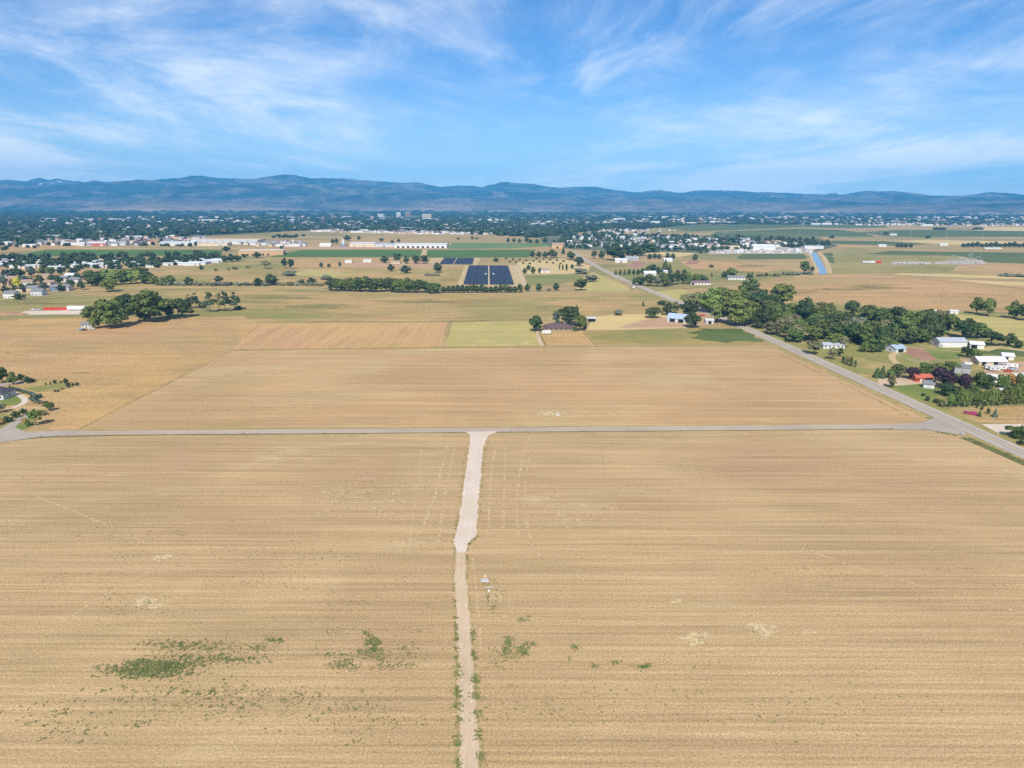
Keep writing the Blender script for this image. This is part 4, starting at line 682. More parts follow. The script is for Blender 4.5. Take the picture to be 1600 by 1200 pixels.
# bottom left house garden
for a in [(4, 599, 26, 22, 'oak', 'green', 'large green tree at the left edge above the grey drive'), (21, 601, 20, 15, 'tall', 'green', 'oval green tree above the dark roofed house'), (33, 594, 10, 12, 'oak', 'purple', 'left purple leaved tree behind the grey drive'), (44, 599, 11, 11, 'oak', 'purple', 'right purple leaved tree behind the grey drive'), (51, 597, 7, 8, 'shrub', 'dark', 'small dark bush right of the purple trees'),
          (15.7, 609, 8, 4.5, 'cone', 'dark', 'small dark conifer at the start of the curved hedge'), (52, 630, 15, 9, 'tall', 'blue', 'left blue green tree at the curved path end'), (58, 632, 20, 11, 'tall', 'blue', 'tallest blue green tree at the curved path end'), (62, 622, 9, 7, 'shrub', 'green', 'small tree behind the blue green pair'),
          (77, 642, 15, 15, 'oak', 'green', 'round tree at the right end of the pale driveway'), (57, 665, 28, 19, 'open', 'green', 'tall open tree nearest the road corner casting a long shadow'), (67, 649, 10, 11, 'shrub', 'olive', 'grey olive bush below the round driveway tree'), (37, 647, 9, 11, 'oak', 'green', 'small round tree between the two driveways'),
          (25, 653, 11, 14, 'oak', 'green', 'round green tree left of the grey driveway'), (12, 660, 10, 17, 'oak', 'olive', 'low brownish tree left of the grey driveway'), (2, 645, 15, 14, 'open', 'silver', 'grey green tree at the left edge by the pale drive'), (-2, 663, 9, 16, 'shrub', 'rust', 'rusty shrub at the left edge above the road'),
          (46, 665, 8, 12, 'shrub', 'green', 'green bush beside the small corner lawn'), (38, 659, 8, 9, 'shrub', 'rust', 'rusty bush right of the grey driveway')]: T(*a)
cluster('', 'curved hedge of blue green bushes by the lawn', [(21 + i * 3.2, 609.5 + i * .85, 6.5, 6, 'shrub', 'blue') for i in range(10)])
cluster('', 'young trees around the left lawn strip', [(72, 602, 5, 3, 'column', 'dark'), (79, 601, 5, 3, 'column', 'dark'), (86, 600, 7, 6, 'oak', 'dark'), (95, 599, 4, 4, 'oak', 'green'), (103, 600, 9, 8, 'oak', 'green'), (107, 606, 9, 7, 'oak', 'dark'), (114, 603, 5, 5, 'oak', 'green'), (121, 603, 6, 6, 'oak', 'dark'), (86, 612, 4, 4, 'shrub', 'dark'), (90, 612, 4, 5, 'shrub', 'dark'), (96, 609, 4, 5, 'shrub', 'rust')])
# hedge belt by the solar array
rr = random.Random(3)
cluster('bushy green tree in the dense hedge belt below the solar array', 'dense hedge belt below the solar array',
    [(518 + i * 8.6, 455 + i * .15 + rr.uniform(-1, 1), rr.uniform(17, 23), rr.uniform(15, 20), 'oak', rr.choice(['green', 'green', 'dark'])) for i in range(20)] +
    [(523 + i * 12, 449 + rr.uniform(-1, 1), rr.uniform(14, 18), 15, 'oak', 'green') for i in range(9)] +
    [(694 + i * 7.4, 457.5, rr.uniform(9, 14), rr.uniform(10, 13), 'oak', rr.choice(['green', 'dark'])) for i in range(17)], False)
for a in [(824, 455, 11, 11, 'oak', 'green', 'first round tree right of the solar array hedge'), (842, 455, 12, 12, 'oak', 'green', 'second round tree right of the solar array hedge'), (857, 454, 5, 8, 'shrub', 'silver', 'small silver bush between two round trees by the canal path'), (869, 454, 12, 12, 'oak', 'dark', 'dark round tree on the tan patch by the canal path'), (908, 454, 19, 20, 'oak', 'dark', 'large dark round tree left of the yellow grass wedge'),
          (924, 440, 14, 19, 'shrub', 'silver', 'silver green bushy tree beside the paved road'), (908, 428, 12, 21, 'shrub', 'silver', 'wide silver bush below the tall roadside tree'), (905, 416, 15, 14, 'oak', 'dark', 'dark roadside tree above the silver bush'), (892, 406, 13, 14, 'oak', 'dark', 'round dark tree on dry ground near the road end'), (880, 397, 13, 5, 'cone', 'dark', 'narrow dark conifer beyond the gravel garden'), (894, 420, 7, 7, 'oak', 'green', 'small tree left of the tall roadside tree')]: T(*a)
cluster('', 'trees behind the gravel garden house', [(832, 402, 9, 11, 'oak', 'dark'), (842, 402, 9, 11, 'oak', 'dark'), (852, 403, 10, 11, 'oak', 'dark'), (862, 403, 13, 13, 'oak', 'dark'), (868, 402, 9, 8, 'oak', 'dark')])
cluster('', 'small trees around the gravel garden house', [(820, 428, 9, 9, 'oak', 'dark'), (833, 428, 11, 9, 'oak', 'green'), (843, 428, 10, 6, 'tall', 'dark'), (826, 422, 8, 9, 'oak', 'olive'), (874, 421, 8, 3.5, 'column', 'green'), (879, 422, 9, 4, 'column', 'green'), (885, 423, 11, 5, 'column', 'green'), (775, 409, 6, 11, 'oak', 'dark')])
cluster('tiny dark garden shrub in the gravel garden', 'tiny shrubs of the gravel garden', [(790 + (i * 37 % 95), 405 + (i * 53 % 9), 3.2, 3, 'shrub', 'dark') for i in range(34)], False)
# farm trees
for a in [(601, 411, 11, 15, 'oak', 'dark', 'left dark tree behind the farm trailers yard'), (621, 409, 14, 12, 'oak', 'dark', 'tallest dark tree of the trailer farm'), (635, 412, 12, 11, 'oak', 'dark', 'dark tree right of the tallest farm tree'), (650, 412, 13, 12, 'oak', 'dark', 'dark tree left of the end tree at the trailer farm'), (662, 412, 14, 13, 'oak', 'dark', 'end tree at the right of the trailer farm'), (611, 424, 11, 13, 'oak', 'dark', 'left round tree below the trailer farm'), (634, 427, 12, 20, 'oak', 'green', 'wide round tree below the trailer farm'), (684, 426, 15, 14, 'oak', 'dark', 'dark round tree left of the solar array'),
          (531, 417, 8, 5, 'oak', 'dark', 'small dark tree on the fence line below the trailers'), (502, 418, 8, 7, 'oak', 'dark', 'dark tree on the fence line left of the trailers'), (514, 418, 6, 7, 'oak', 'olive', 'olive tree on the fence line left of the trailers'), (416, 420, 14, 14, 'open', 'olive', 'grey half bare tree below the tan warehouse'), (445, 419, 17, 9, 'tall', 'dark', 'tall narrow dark tree below the green field end'), (455, 420, 15, 11, 'oak', 'dark', 'dark tree right of the tall narrow tree'), (452, 431, 10, 20, 'shrub', 'silver', 'wide silver bush below the tall narrow tree'),
          (424, 446, 17, 20, 'oak', 'dark', 'large dark tree by the canal path left of centre'), (403, 447, 13, 13, 'oak', 'dark', 'round dark tree left of the large canal tree'), (453, 446, 7, 8, 'shrub', 'olive', 'olive bush right of the large canal tree'), (470, 443, 8, 11, 'shrub', 'green', 'green bush left of the hedge belt'), (487, 444, 10, 16, 'oak', 'green', 'round green tree just left of the hedge belt'), (508, 437, 9, 16, 'shrub', 'silver', 'silver bush above the hedge belt start'), (342, 442, 11, 15, 'oak', 'dark', 'round dark tree in the shrubs above the pines'), (295, 445, 12, 15, 'oak', 'dark', 'dark round tree at the right of the left shrub belt'), (263, 444, 13, 24, 'oak', 'green', 'wide green tree in the left shrub belt'),
          (28, 451, 18, 12, 'oak', 'yellow', 'bright yellow green tree in the left suburb'), (120, 436, 9, 10, 'oak', 'yellow', 'bright yellow tree further back in the left suburb'), (30, 468, 9, 20, 'oak', 'purple', 'dark purple tree in front of the white gabled house')]: T(*a)
cluster('', 'silver bushes left of the solar array', [(668, 431, 5, 8, 'shrub', 'silver'), (676, 431, 5, 8, 'shrub', 'silver'), (684, 431, 6, 8, 'shrub', 'silver')])
cluster('low grey green bush in the shrub row above the canal path', 'shrub row above the canal path', [(248 + i * 7.2, 446.5 + rr.uniform(-1, .5), rr.uniform(5, 8), rr.uniform(7, 12), 'shrub', rr.choice(['silver', 'green', 'silver', 'olive'])) for i in range(36)], False)
cluster('green tree in the dense wood right of the left suburb', 'dense wood right of the left suburb', [(143 + (i % 8) * 12 + rr.uniform(-3, 3), 441 + (i // 8) * 6 + rr.uniform(-1, 1) - (i % 8) * .6, rr.uniform(15, 22), rr.uniform(17, 22), 'oak', rr.choice(['green', 'green', 'dark', 'light'])) for i in range(16)] + [(170, 456, 21, 24, 'oak', 'green'), (232, 438, 13, 18, 'oak', 'dark'), (240, 444, 14, 18, 'oak', 'green')], False)
cluster('dark green garden tree between the houses of the left suburb', 'garden trees of the left suburb', [(-6 + (i % 10) * 14.5 + rr.uniform(-4, 4), 436 + (i // 10) * 12 - (i % 10) * .9 + rr.uniform(-2, 2), rr.uniform(10, 16), rr.uniform(11, 17), 'oak', rr.choice(['green', 'dark', 'dark', 'blue'])) for i in range(30)], False)
# right centre
for a in [(928, 404, 13, 10, 'oak', 'dark', 'narrow dark tree at the left of the round grove beyond the road'), (940, 404, 12, 13, 'oak', 'dark', 'dark tree left of the white barn beyond the road'), (960, 407, 23, 30, 'oak', 'dark', 'large dark round tree behind the small white barn'), (970, 406, 13, 12, 'oak', 'dark', 'dark tree touching the small white barn'), (988, 403, 22, 28, 'oak', 'dark', 'second large dark round tree behind the farm'), (1002, 400, 14, 15, 'oak', 'dark', 'dark tree right of the second large round tree'), (1012, 394, 15, 32, 'oak', 'dark', 'widest dark tree behind the farm near the straw strip'), (1055, 392, 9, 10, 'oak', 'dark', 'lone round tree beside the straw strip'), (1095, 396, 8, 7, 'oak', 'dark', 'small lone tree right of the straw strip'), (1086, 407, 10, 11, 'oak', 'dark', 'lone round tree above the pinkish field'), (1111, 418, 5, 8, 'shrub', 'dark', 'tiny dark bush on the pinkish field'),
          (1103, 441, 8, 10, 'oak', 'purple', 'purple tree above the long low white house'), (1132, 434, 10, 13, 'oak', 'dark', 'dark tree left of the white walled house'), (1143, 433, 14, 18, 'oak', 'green', 'green tree behind the white walled house'), (1170, 435, 8, 10, 'oak', 'dark', 'dark tree right of the white walled house'), (1175, 434, 9, 5, 'cone', 'dark', 'narrow conifer right of the white walled house'), (1112, 432, 6, 3.5, 'cone', 'green', 'tiny lone conifer between the two white houses'),
          (1257, 428, 21, 17, 'oak', 'green', 'large round tree beside the blue canal'), (1269, 424, 8, 8, 'oak', 'dark', 'small dark tree touching the blue canal'), (1262, 429, 7, 15, 'shrub', 'silver', 'silver bush under the large canal tree')]: T(*a)
cluster('', 'row of trimmed dark trees along the white farm lane', [(962, 429, 8, 5, 'cone', 'dark'), (969, 429.5, 8, 6.5, 'oak', 'dark'), (976, 429.5, 9, 6, 'cone', 'dark'), (983, 429.5, 9, 7, 'oak', 'dark'), (990, 429, 8, 7, 'oak', 'dark'), (997, 429, 8, 8, 'oak', 'dark'), (1004, 428, 9, 9, 'oak', 'dark'), (1011, 427, 10, 9, 'oak', 'dark'), (1019, 426, 13, 13, 'oak', 'dark'), (1028, 428, 11, 13, 'oak', 'dark'), (1039, 426, 19, 11, 'cone', 'dark'), (1046, 426, 13, 8, 'cone', 'dark')])
cluster('', 'dark trees above the red arena', [(1015, 405, 8, 10, 'oak', 'dark'), (1023, 404, 8, 10, 'oak', 'blue'), (1030, 405, 8, 9, 'oak', 'dark'), (1043, 405, 10, 9, 'oak', 'dark'), (1051, 406, 10, 10, 'oak', 'dark')])
cluster('', 'mixed grove right of the road fork', [(990, 444, 12, 6, 'cone', 'dark'), (1000, 446, 14, 17, 'oak', 'dark'), (1015, 447, 19, 17, 'oak', 'dark'), (1027, 448, 15, 14, 'oak', 'silver'), (1036, 440, 14, 16, 'oak', 'green'), (1040, 448, 18, 16, 'oak', 'green'), (1048, 446, 20, 14, 'oak', 'dark'), (1058, 445, 24, 11, 'tall', 'dark'), (1068, 444, 22, 13, 'tall', 'dark'), (1076, 444, 18, 11, 'tall', 'green'), (1087, 443, 15, 17, 'oak', 'green'), (1096, 441, 12, 15, 'oak', 'green')])
cluster('', 'low shrubs in a line left of the canal tree', [(1184 + i * 6.5, 432, 4.5 + i % 3, 6, 'shrub', 'olive' if i % 2 else 'dark') for i in range(6)])
cluster('', 'silver bushes at the end of the canal shrub line', [(1226 + i * 7, 430, 6, 9, 'shrub', 'silver') for i in range(4)])
cluster('', 'dark farm trees beyond the substation field', [(1402, 387, 7, 8, 'oak', 'dark'), (1408, 387, 7, 8, 'oak', 'dark'), (1415, 387, 6, 9, 'oak', 'dark'), (1423, 387, 6, 8, 'oak', 'dark')])
cluster('dark tree in the windbreak row at the right edge', 'windbreak row at the right edge', [(1505 + i * 7.2, 386.5, 6 + (i * 5 % 4), 9, 'oak', 'dark') for i in range(15)], False)
cluster('', 'silver bushes at the right edge below the substation', [(1566 + i * 8, 432 + i * .3, 5 + (i % 2) * 2, 10, 'shrub', 'silver') for i in range(5)])
cluster('', 'dark trees around the tan warehouse', [(354, 393, 8, 14, 'oak', 'dark'), (352, 410, 11, 12, 'oak', 'dark'), (362, 409, 12, 14, 'oak', 'dark'), (372, 408, 9, 12, 'oak', 'dark'), (382, 403, 6, 9, 'oak', 'dark'), (402, 403, 9, 14, 'oak', 'dark'), (440, 391, 7, 7, 'oak', 'dark')])
cluster('', 'scattered bushes on the dry slope below the tan warehouse', [(315, 422, 7, 8, 'oak', 'dark'), (337, 423, 4, 5, 'shrub', 'dark'), (357, 422, 4, 5, 'shrub', 'olive'), (367, 421, 6, 8, 'shrub', 'olive'), (388, 419, 5, 8, 'shrub', 'olive')])
cluster('', 'dark trees beside the white warehouses', [(520, 381, 8, 7, 'oak', 'dark'), (526, 381, 9, 7, 'oak', 'dark'), (543, 376, 8, 14, 'oak', 'dark'), (561, 375, 6, 7, 'oak', 'dark'), (596, 377, 5, 9, 'oak', 'dark'), (613, 382, 7, 7, 'oak', 'dark'), (623, 379, 6, 6, 'oak', 'dark'), (738, 374, 5, 6, 'oak', 'dark'), (745, 374, 3, 6, 'oak', 'dark'), (716, 374, 3, 5, 'shrub', 'dark')])
cluster('dark tree by the pale green sports field', 'dark trees by the sports field', [(794, 379, 7, 7, 'oak', 'dark'), (803, 379, 7, 7, 'oak', 'dark'), (812, 380, 7, 7, 'oak', 'dark'), (823, 379, 9, 8, 'oak', 'dark'), (829, 380, 6, 9, 'oak', 'dark'), (839, 380, 6, 9, 'oak', 'dark'), (852, 379, 8, 10, 'oak', 'dark'), (866, 384, 9, 11, 'oak', 'dark'), (876, 384, 8, 9, 'oak', 'dark'), (885, 386, 9, 9, 'oak', 'dark')], False)

def scatter(poly, n, seed):
    r = random.Random(seed); xs = [p[0] for p in poly]; ys = [p[1] for p in poly]; out = []; k = 0
    while len(out) < n and k < n * 60:
        k += 1; x, y = r.uniform(min(xs), max(xs)), r.uniform(min(ys), max(ys))
        if in_poly(x, y, poly): out.append((x, y))
    return out
MHP = [(-10, 420), (-10, 402), (60, 401), (345, 399), (350, 406), (300, 413), (230, 420), (100, 421)]
SUB = [(870, 388), (880, 367), (960, 364), (1100, 371), (1270, 374), (1305, 382), (1262, 387), (1110, 394), (1000, 390)]
TOWNT = []     # far trees that go to the stuff mesh: (x, y, hp, wp)
for x, y in scatter(MHP, 230, 1): TOWNT.append((x, y, random.uniform(6, 10), random.uniform(7, 11)))
for x, y in scatter(SUB, 520, 2): TOWNT.append((x, y, random.uniform(3.5, 7), random.uniform(4.5, 8)))
for x, y in scatter([(0, 392), (0, 378), (120, 372), (250, 372), (330, 378), (310, 386), (120, 384)], 130, 4): TOWNT.append((x, y, random.uniform(3, 6), random.uniform(4, 7)))
for x, y in scatter([(-20, 385), (-20, 330), (300, 336), (700, 344), (860, 350), (1000, 354), (900, 364), (840, 372), (700, 364), (480, 360), (300, 368), (120, 376)], 3900, 5): TOWNT.append((x, y, max(1.8, (y - 322) * .13) * random.uniform(.7, 1.2), max(4, (y - 320) * .26) * random.uniform(.7, 1.5)))
for x, y in scatter([(-120, 345), (-120, 326), (800, 331), (1750, 336), (1750, 352), (1300, 350), (1100, 350), (1000, 356), (850, 350)], 3600, 6): TOWNT.append((x, y, random.uniform(1.6, 2.6), random.uniform(5, 13)))
for x, y in scatter([(960, 362), (860, 346), (1500, 344), (1700, 352), (1300, 351), (1080, 351), (1010, 358)], 1500, 8): TOWNT.append((x, y, random.uniform(2, 3.2), random.uniform(5, 10)))
for x, y in scatter([(420, 372), (430, 369), (480, 369), (478, 372)], 14, 9): TOWNT.append((x, y, 4, 6))
for x, y in [(870, 366), (930, 358), (945, 357), (960, 358), (1060, 382), (1300, 372), (1462, 359), (1468, 359), (1474, 359), (1525, 359), (1532, 359), (1450, 372), (1385, 366)]: TOWNT.append((x, y, 4, 8))

# --- trees: the largest as objects, the rest as one mass
def build_trees():
    order = {}
    for c in ('tree', 'shrub'):
        L_ = sorted([t for t in TREES if t['cat'] == c], key=lambda t: -t['hp'])
        for i, t in enumerate(L_): t['solo'] = i < 300
    r = random.Random(11); rest = []; masters = {}
    for t in TREES:
        if not t['solo']: rest.append(t); continue
        kind = t['kind']; var = r.randrange(NV[kind]); lod = 0 if t['hp'] >= 15 else (1 if t['hp'] >= 7 else 2); rz = r.uniform(0, 6.28)
        s = (t['w'] * 1.25, t['w'] * 1.25, t['h'] * 1.04)
        if t['hp'] >= 15:
            e = empty(NAMES[kind], t['p'], rz); e.scale = s
            obj('trunk', trunk_mesh(kind, var), e); obj('crown', crown_mesh(kind, var, lod, t['leaf'], False), e); o = e
        else:
            o = obj(NAMES[kind], crown_mesh(kind, var, lod, t['leaf'], True), None, t['p'], rz, s)
        tag(o, t['label'], t['cat'], t['group'])
    V = []; Fs = []; base = 0; rs = np.random.default_rng(4)
    # low clump templates for the town canopy
    tmpl = [crown_arrays('oak', 900 + k, 46, .15) for k in range(6)]
    for x, y, hp, wp in TOWNT:
        p = P(x, y); z = depth(p); h = hp * z / F; w = wp * z / F; v, f = tmpl[rs.integers(6)]; a = rs.uniform(0, 6.28); ca, sa = math.cos(a), math.sin(a)
        q = v * np.array([1, 1, 1]); q = np.stack([(q[:, 0] * ca - q[:, 1] * sa) * w * 1.15 + p.x, (q[:, 0] * sa + q[:, 1] * ca) * w * 1.15 + p.y, (q[:, 2] - .12) * h * 1.1], 1)
        V.append(q); Fs.append(f + base); base += len(v)
    for t in rest:
        v, f = crown_np(t['kind'], 0, 2); V.append(v * np.array([t['w'], t['w'], t['h']]) + np.array(t['p'])); Fs.append(f + base); base += len(v)
    V = np.concatenate(V); Fs = np.concatenate(Fs)
    tm = NT('town_foliage'); g = tm.geo(); n = tm.noise(g, 0.02, 4, 0.7); col = tm.mix(tm.rng(n, 0.35, 0.65, 0, 1), (0.04, 0.065, 0.028), (0.075, 0.10, 0.038))
    o = obj('distant_trees', mesh('distant_trees', V, Fs, tm.done(col, 0.8, 0.1))); tag(o, 'dark green mass of trees covering the distant town and suburbs', 'trees', kind='stuff')
build_trees()

# ------------------------------------------------------------------ buildings
def gable_mb(w, d, h, rh, ov=0.5, th=0.25):      # ridge along x; returns wall MB, roof MB, centred on origin
    wl = MB(); x0, x1, y0, y1 = -w / 2, w / 2, -d / 2, d / 2
    wl.add([(x0, y0, 0), (x1, y0, 0), (x1, y1, 0), (x0, y1, 0), (x0, y0, h), (x1, y0, h), (x1, y1, h), (x0, y1, h), (x0, 0, h + rh), (x1, 0, h + rh)],
           [(0, 1, 5, 4), (2, 3, 7, 6), (1, 2, 6, 9, 5), (3, 0, 4, 8, 7)])
    rf = MB(); s = rh / (d / 2); e = ov
    a = [(-d / 2 - e, h - s * e + .03), (0, h + rh + .03), (d / 2 + e, h - s * e + .03)]
    vs = [];
    for x in (x0 - e, x1 + e):
        for (y, z) in a: vs.append((x, y, z))
        for (y, z) in a: vs.append((x, y, z + th))
    # indices: 0-2 under left, 3-5 top left, 6-8 under right, 9-11 top right
    rf.add(vs, [(3, 9, 10, 4), (4, 10, 11, 5), (0, 1, 7, 6), (1, 2, 8, 7), (0, 6, 9, 3), (2, 5, 11, 8), (0, 3, 4, 1), (1, 4, 5, 2), (6, 7, 10, 9), (7, 8, 11, 10)])
    return wl, rf
def hip_mb(w, d, h, rh, ov=0.6):
    wl = MB(); wl.box(-w / 2, w / 2, -d / 2, d / 2, 0, h); rf = MB(); a, b = w / 2 + ov, d / 2 + ov; r = max(0.5, w / 2 - d / 2)
    rf.add([(-a, -b, h), (a, -b, h), (a, b, h), (-a, b, h), (-r, 0, h + rh), (r, 0, h + rh)], [(0, 1, 5, 4), (1, 2, 5), (2, 3, 4, 5), (3, 0, 4), (0, 3, 2, 1)]); return wl, rf
def shed_mb(w, d, h, rh, ov=0.3):
    wl = MB(); wl.prism([(-w / 2, 0), (w / 2, 0), (w / 2, h), (-w / 2, h)], -d / 2, d / 2); rf = MB()
    rf.add([(-w / 2 - ov, -d / 2 - ov, h + .05), (w / 2 + ov, -d / 2 - ov, h + .05), (w / 2 + ov, d / 2 + ov, h + rh), (-w / 2 - ov, d / 2 + ov, h + rh), (-w / 2 - ov, -d / 2 - ov, h + .3), (w / 2 + ov, -d / 2 - ov, h + .3), (w / 2 + ov, d / 2 + ov, h + rh + .25), (-w / 2 - ov, d / 2 + ov, h + rh + .25)],
           [(0, 3, 2, 1), (4, 5, 6, 7), (0, 1, 5, 4), (1, 2, 6, 5), (2, 3, 7, 6), (3, 0, 4, 7)]); return wl, rf
def building(name, label, cat, x, y, w, d, h, rh, wall, roof, style='gable', rot=0.0, windows=3, doors=((0.0, 1.1, 2.1),), doormat='door', group=None, side=1, chimney=False, back=True):
    p = P(x, y); c = p + Vector((0, d / 2 if abs(math.cos(rot)) > .7 else w / 2, 0)) if back else p
    e = empty(name, c, rot); wl, rf = {'gable': gable_mb, 'hip': hip_mb, 'shed': shed_mb}[style](w, d, h, rh)
    wl.build('wall', [B[wall]], e); ro = rf.build('roof', [B[roof]], e)
    if chimney: m = MB(); m.box(w * .2, w * .2 + .8, .4, 1.2, h + rh * .4, h + rh + .9); m.build('chimney', [B['beige']], ro)
    for (dx, dw, dh) in doors:
        m = MB(); m.box(dx - dw / 2, dx + dw / 2, -d / 2 - .06, -d / 2 + .02, 0, min(dh, h - .15)); m.build('door', [B[doormat]], e)  # black slabs stand in for the shade inside open sheds
    if windows:
        for k in range(windows):
            wx = -w / 2 + w * (k + .5) / windows
            if any(abs(wx - dx) < dw / 2 + .8 for dx, dw, dh in doors): continue
            m = MB(); m.box(wx - .6, wx + .6, -d / 2 - .05, -d / 2 + .02, 1.0, min(2.1, h - .3)); m.build('window', [B['glass']], e)
    if side:
        for s in (-1, 1):
            m = MB(); xx = s * w / 2; m.box(xx - .04, xx + .04, -.6, .6, 1.0, min(2.1, h - .3)); m.build('window', [B['glass']], e)
    return tag(e, label, cat, group)
building('farmhouse', 'low farmhouse with wide brown roof below dark trees', 'house', 873, 517, 25, 14, 2.5, 3.0, 'wood', 'brownroof', 'hip', chimney=True, windows=6)  # dark wood wall colour paints in the shade of eaves and trees
building('shed', 'small open fronted black mouthed shed right of the farmhouse', 'shed', 924.5, 503, 8, 6, 3.0, .7, 'white', 'lgrey', 'shed', doors=((0, 7.4, 2.8),), doormat='black', windows=0, side=0)
building('barn', 'long barn with pale blue metal roof beside a round dark tree', 'barn', 1062, 504, 18, 11, 3.6, 3.6, 'lgrey', 'bluemetal', 'gable', rot=-.55, windows=0, doors=((-4, 5, 3.2), (4, 5, 3.2)), doormat='black')
building('shed', 'small pale shed right of the pink dirt farmyard', 'shed', 1109, 506, 7, 6, 3, 1.2, 'lgrey', 'lgrey', 'gable', doors=((0, 3, 2.4),), doormat='black', windows=0)
building('house', 'tall white house hidden in trees above the belt', 'house', 1188, 468, 10, 9, 5.5, 3, 'white', 'greyroof', chimney=True, windows=3)
building('house', 'second white house glimpsed lower among the trees', 'house', 1186, 484, 11, 8, 4, 2.4, 'white', 'lgrey')
building('mobile_home', 'long white mobile home with light roof behind an olive tree', 'mobile home', 1303, 545, 16, 6, 3.0, 1.2, 'white', 'greymetal', windows=5)
building('shed', 'small white roof in the middle of the right belt', 'shed', 1323, 507, 8, 7, 4.5, 1.4, 'white', 'whitemetal')
building('shed', 'tiny white roof at the dirt spot in the belt', 'shed', 1270, 508, 5, 5, 3.5, 1, 'white', 'whitemetal')
building('house', 'white cottage glimpsed at the left of the belt', 'house', 1228, 502, 8, 7, 4.5, 1.6, 'white', 'whitemetal')
building('shed', 'open sided shed with grey metal roof on the dirt drive', 'shed', 1404, 551, 10, 10, 3.0, 2.0, 'lgrey', 'bluemetal', doors=((0, 5, 2.6),), doormat='black', rot=.35, windows=0)
building('barn', 'large white barn with grey roof below the tree belt', 'barn', 1489, 543, 21, 11, 4.4, 2.2, 'white', 'greymetal', doors=((-9, 2, 2.4),), doormat='grey', windows=0)
building('shed', 'white shed with black open mouth right of the large barn', 'shed', 1530, 545, 9, 9, 3.2, 1.6, 'white', 'white', doors=((-2, 4, 2.8),), doormat='black', rot=-.35, windows=0)
building('stable', 'long stable with bright white roof on the dirt yard', 'stable', 1551, 571, 19, 9, 2.8, 2.3, 'beige', 'whitemetal', doors=((-6, 3, 2.4), (2, 3, 2.4)), doormat='black', windows=0)
building('shed', 'small white gabled shed above the long stable', 'shed', 1577, 563, 7, 6, 3, 1.6, 'white', 'whitemetal', rot=-.3, doors=((-1, 2.4, 2.2),), doormat='black', windows=0)
building('shed', 'dark blue metal roof leaning above the purple trees', 'shed', 1506, 584, 9, 6, 3.6, 1.2, 'grey', 'greyroof', 'shed', rot=-.35, windows=0)
building('shed', 'white L shaped shed between green trees', 'shed', 1548, 598, 11, 6, 3.4, 1.3, 'white', 'whitemetal', rot=-.5, windows=0)
building('house', 'orange red house between the purple leaved trees', 'house', 1444, 597, 10, 6.5, 2.6, 1.7, 'red', 'redroof', doors=((-2, 1.2, 2.1), (2.5, 2.6, 2.1)), doormat='white', windows=4)
building('garage', 'small white garage with dark side below the orange red house', 'garage', 1454, 607, 5.5, 5, 2.7, 1.4, 'white', 'greyroof', rot=-.4, doors=((0, 2.6, 2.2),), doormat='lgrey', windows=0)
building('house', 'dark roofed house cut by the left edge beside the lawn', 'house', -14, 625, 14, 10, 3.2, 3.4, 'lgrey', 'dark', 'hip', windows=4)
building('shed', 'low white roof at the top of the belt by the meadow', 'shed', 1491, 490.5, 8, 5, 2.6, .9, 'white', 'whitemetal', windows=0)
building('shed', 'white roof just left of the low meadow shed', 'shed', 1463, 492, 7, 6, 3, 1.2, 'white', 'white', windows=0)
building('house', 'long low white walled house with mauve roof near the purple tree', 'house', 1095, 445, 26, 10, 3, 2, 'white', 'purproof', doors=((-10.5, 3.2, 2.6),), doormat='black', windows=6)
building('house', 'white walled house with grey roof behind the big trees', 'house', 1151, 437.5, 24, 11, 3.4, 2.4, 'white', 'greyroof', windows=5)
building('barn', 'small bright white barn beyond the paved road', 'barn', 970.5, 410.5, 22, 12, 5, 2.4, 'white', 'whitemetal', windows=0, doors=((0, 4, 3.4),))
building('barn', 'grey roofed barn right of the small white barn', 'barn', 988, 407, 24, 12, 4.5, 2.2, 'grey', 'greymetal', windows=0)
building('barn', 'white barn right of the dark trees above the arena', 'barn', 1044, 409, 16, 10, 4, 2.4, 'white', 'whitemetal', windows=0)
building('house', 'white roofed house behind the trimmed tree row', 'house', 1016, 431, 18, 12, 4, 2.6, 'white', 'whitemetal', windows=4)
building('shed', 'small white shed right of the white roofed house', 'shed', 1040, 427, 6, 6, 3, 1.4, 'white', 'whitemetal', windows=0)
building('house', 'white and pink house in the gravel garden', 'house', 851, 426, 17, 10, 4, 2.6, 'white', 'tanroof', windows=4)
building('farm_trailer', 'white box shed at the left of the trailer farm', 'shed', 544.5, 411, 12, 7, 5, .5, 'white', 'white', windows=0)
building('barn', 'white barn in the middle of the trailer farm', 'barn', 574, 410, 15, 8, 3.6, 1.4, 'white', 'whitemetal', windows=0)
building('house', 'pale farmhouse under the trees of the trailer farm', 'house', 618, 412, 16, 10, 3.4, 2, 'cream', 'tanroof', windows=3)
building('warehouse', 'huge white warehouse with dark dock doors at right', 'warehouse', 657, 387.5, 128, 55, 9, 1.5, 'white', 'whitemetal', windows=0, doors=tuple((-54 + i * 12, 6, 4.5) for i in range(10)), doormat='glass', side=0)
building('warehouse', 'white warehouse with grey dock doors right of the blue tower', 'warehouse', 566, 386, 62, 50, 9, 1.5, 'cream', 'whitemetal', windows=0, doors=((-20, 6, 4), (5, 6, 4)), doormat='grey', side=0)
building('warehouse', 'grey roofed warehouse between the two white ones', 'warehouse', 600, 386, 48, 40, 7, 2, 'lgrey', 'greymetal', windows=0, doors=((0, 8, 4),), doormat='grey', side=0)
building('warehouse', 'large tan brick warehouse with pale flat roof', 'warehouse', 402, 399, 88, 60, 9, .4, 'tan', 'cream', 'hip', windows=0, doors=tuple((-36 + i * 10, 4, 3.5) for i in range(6)), doormat='black', side=0, rot=.25)
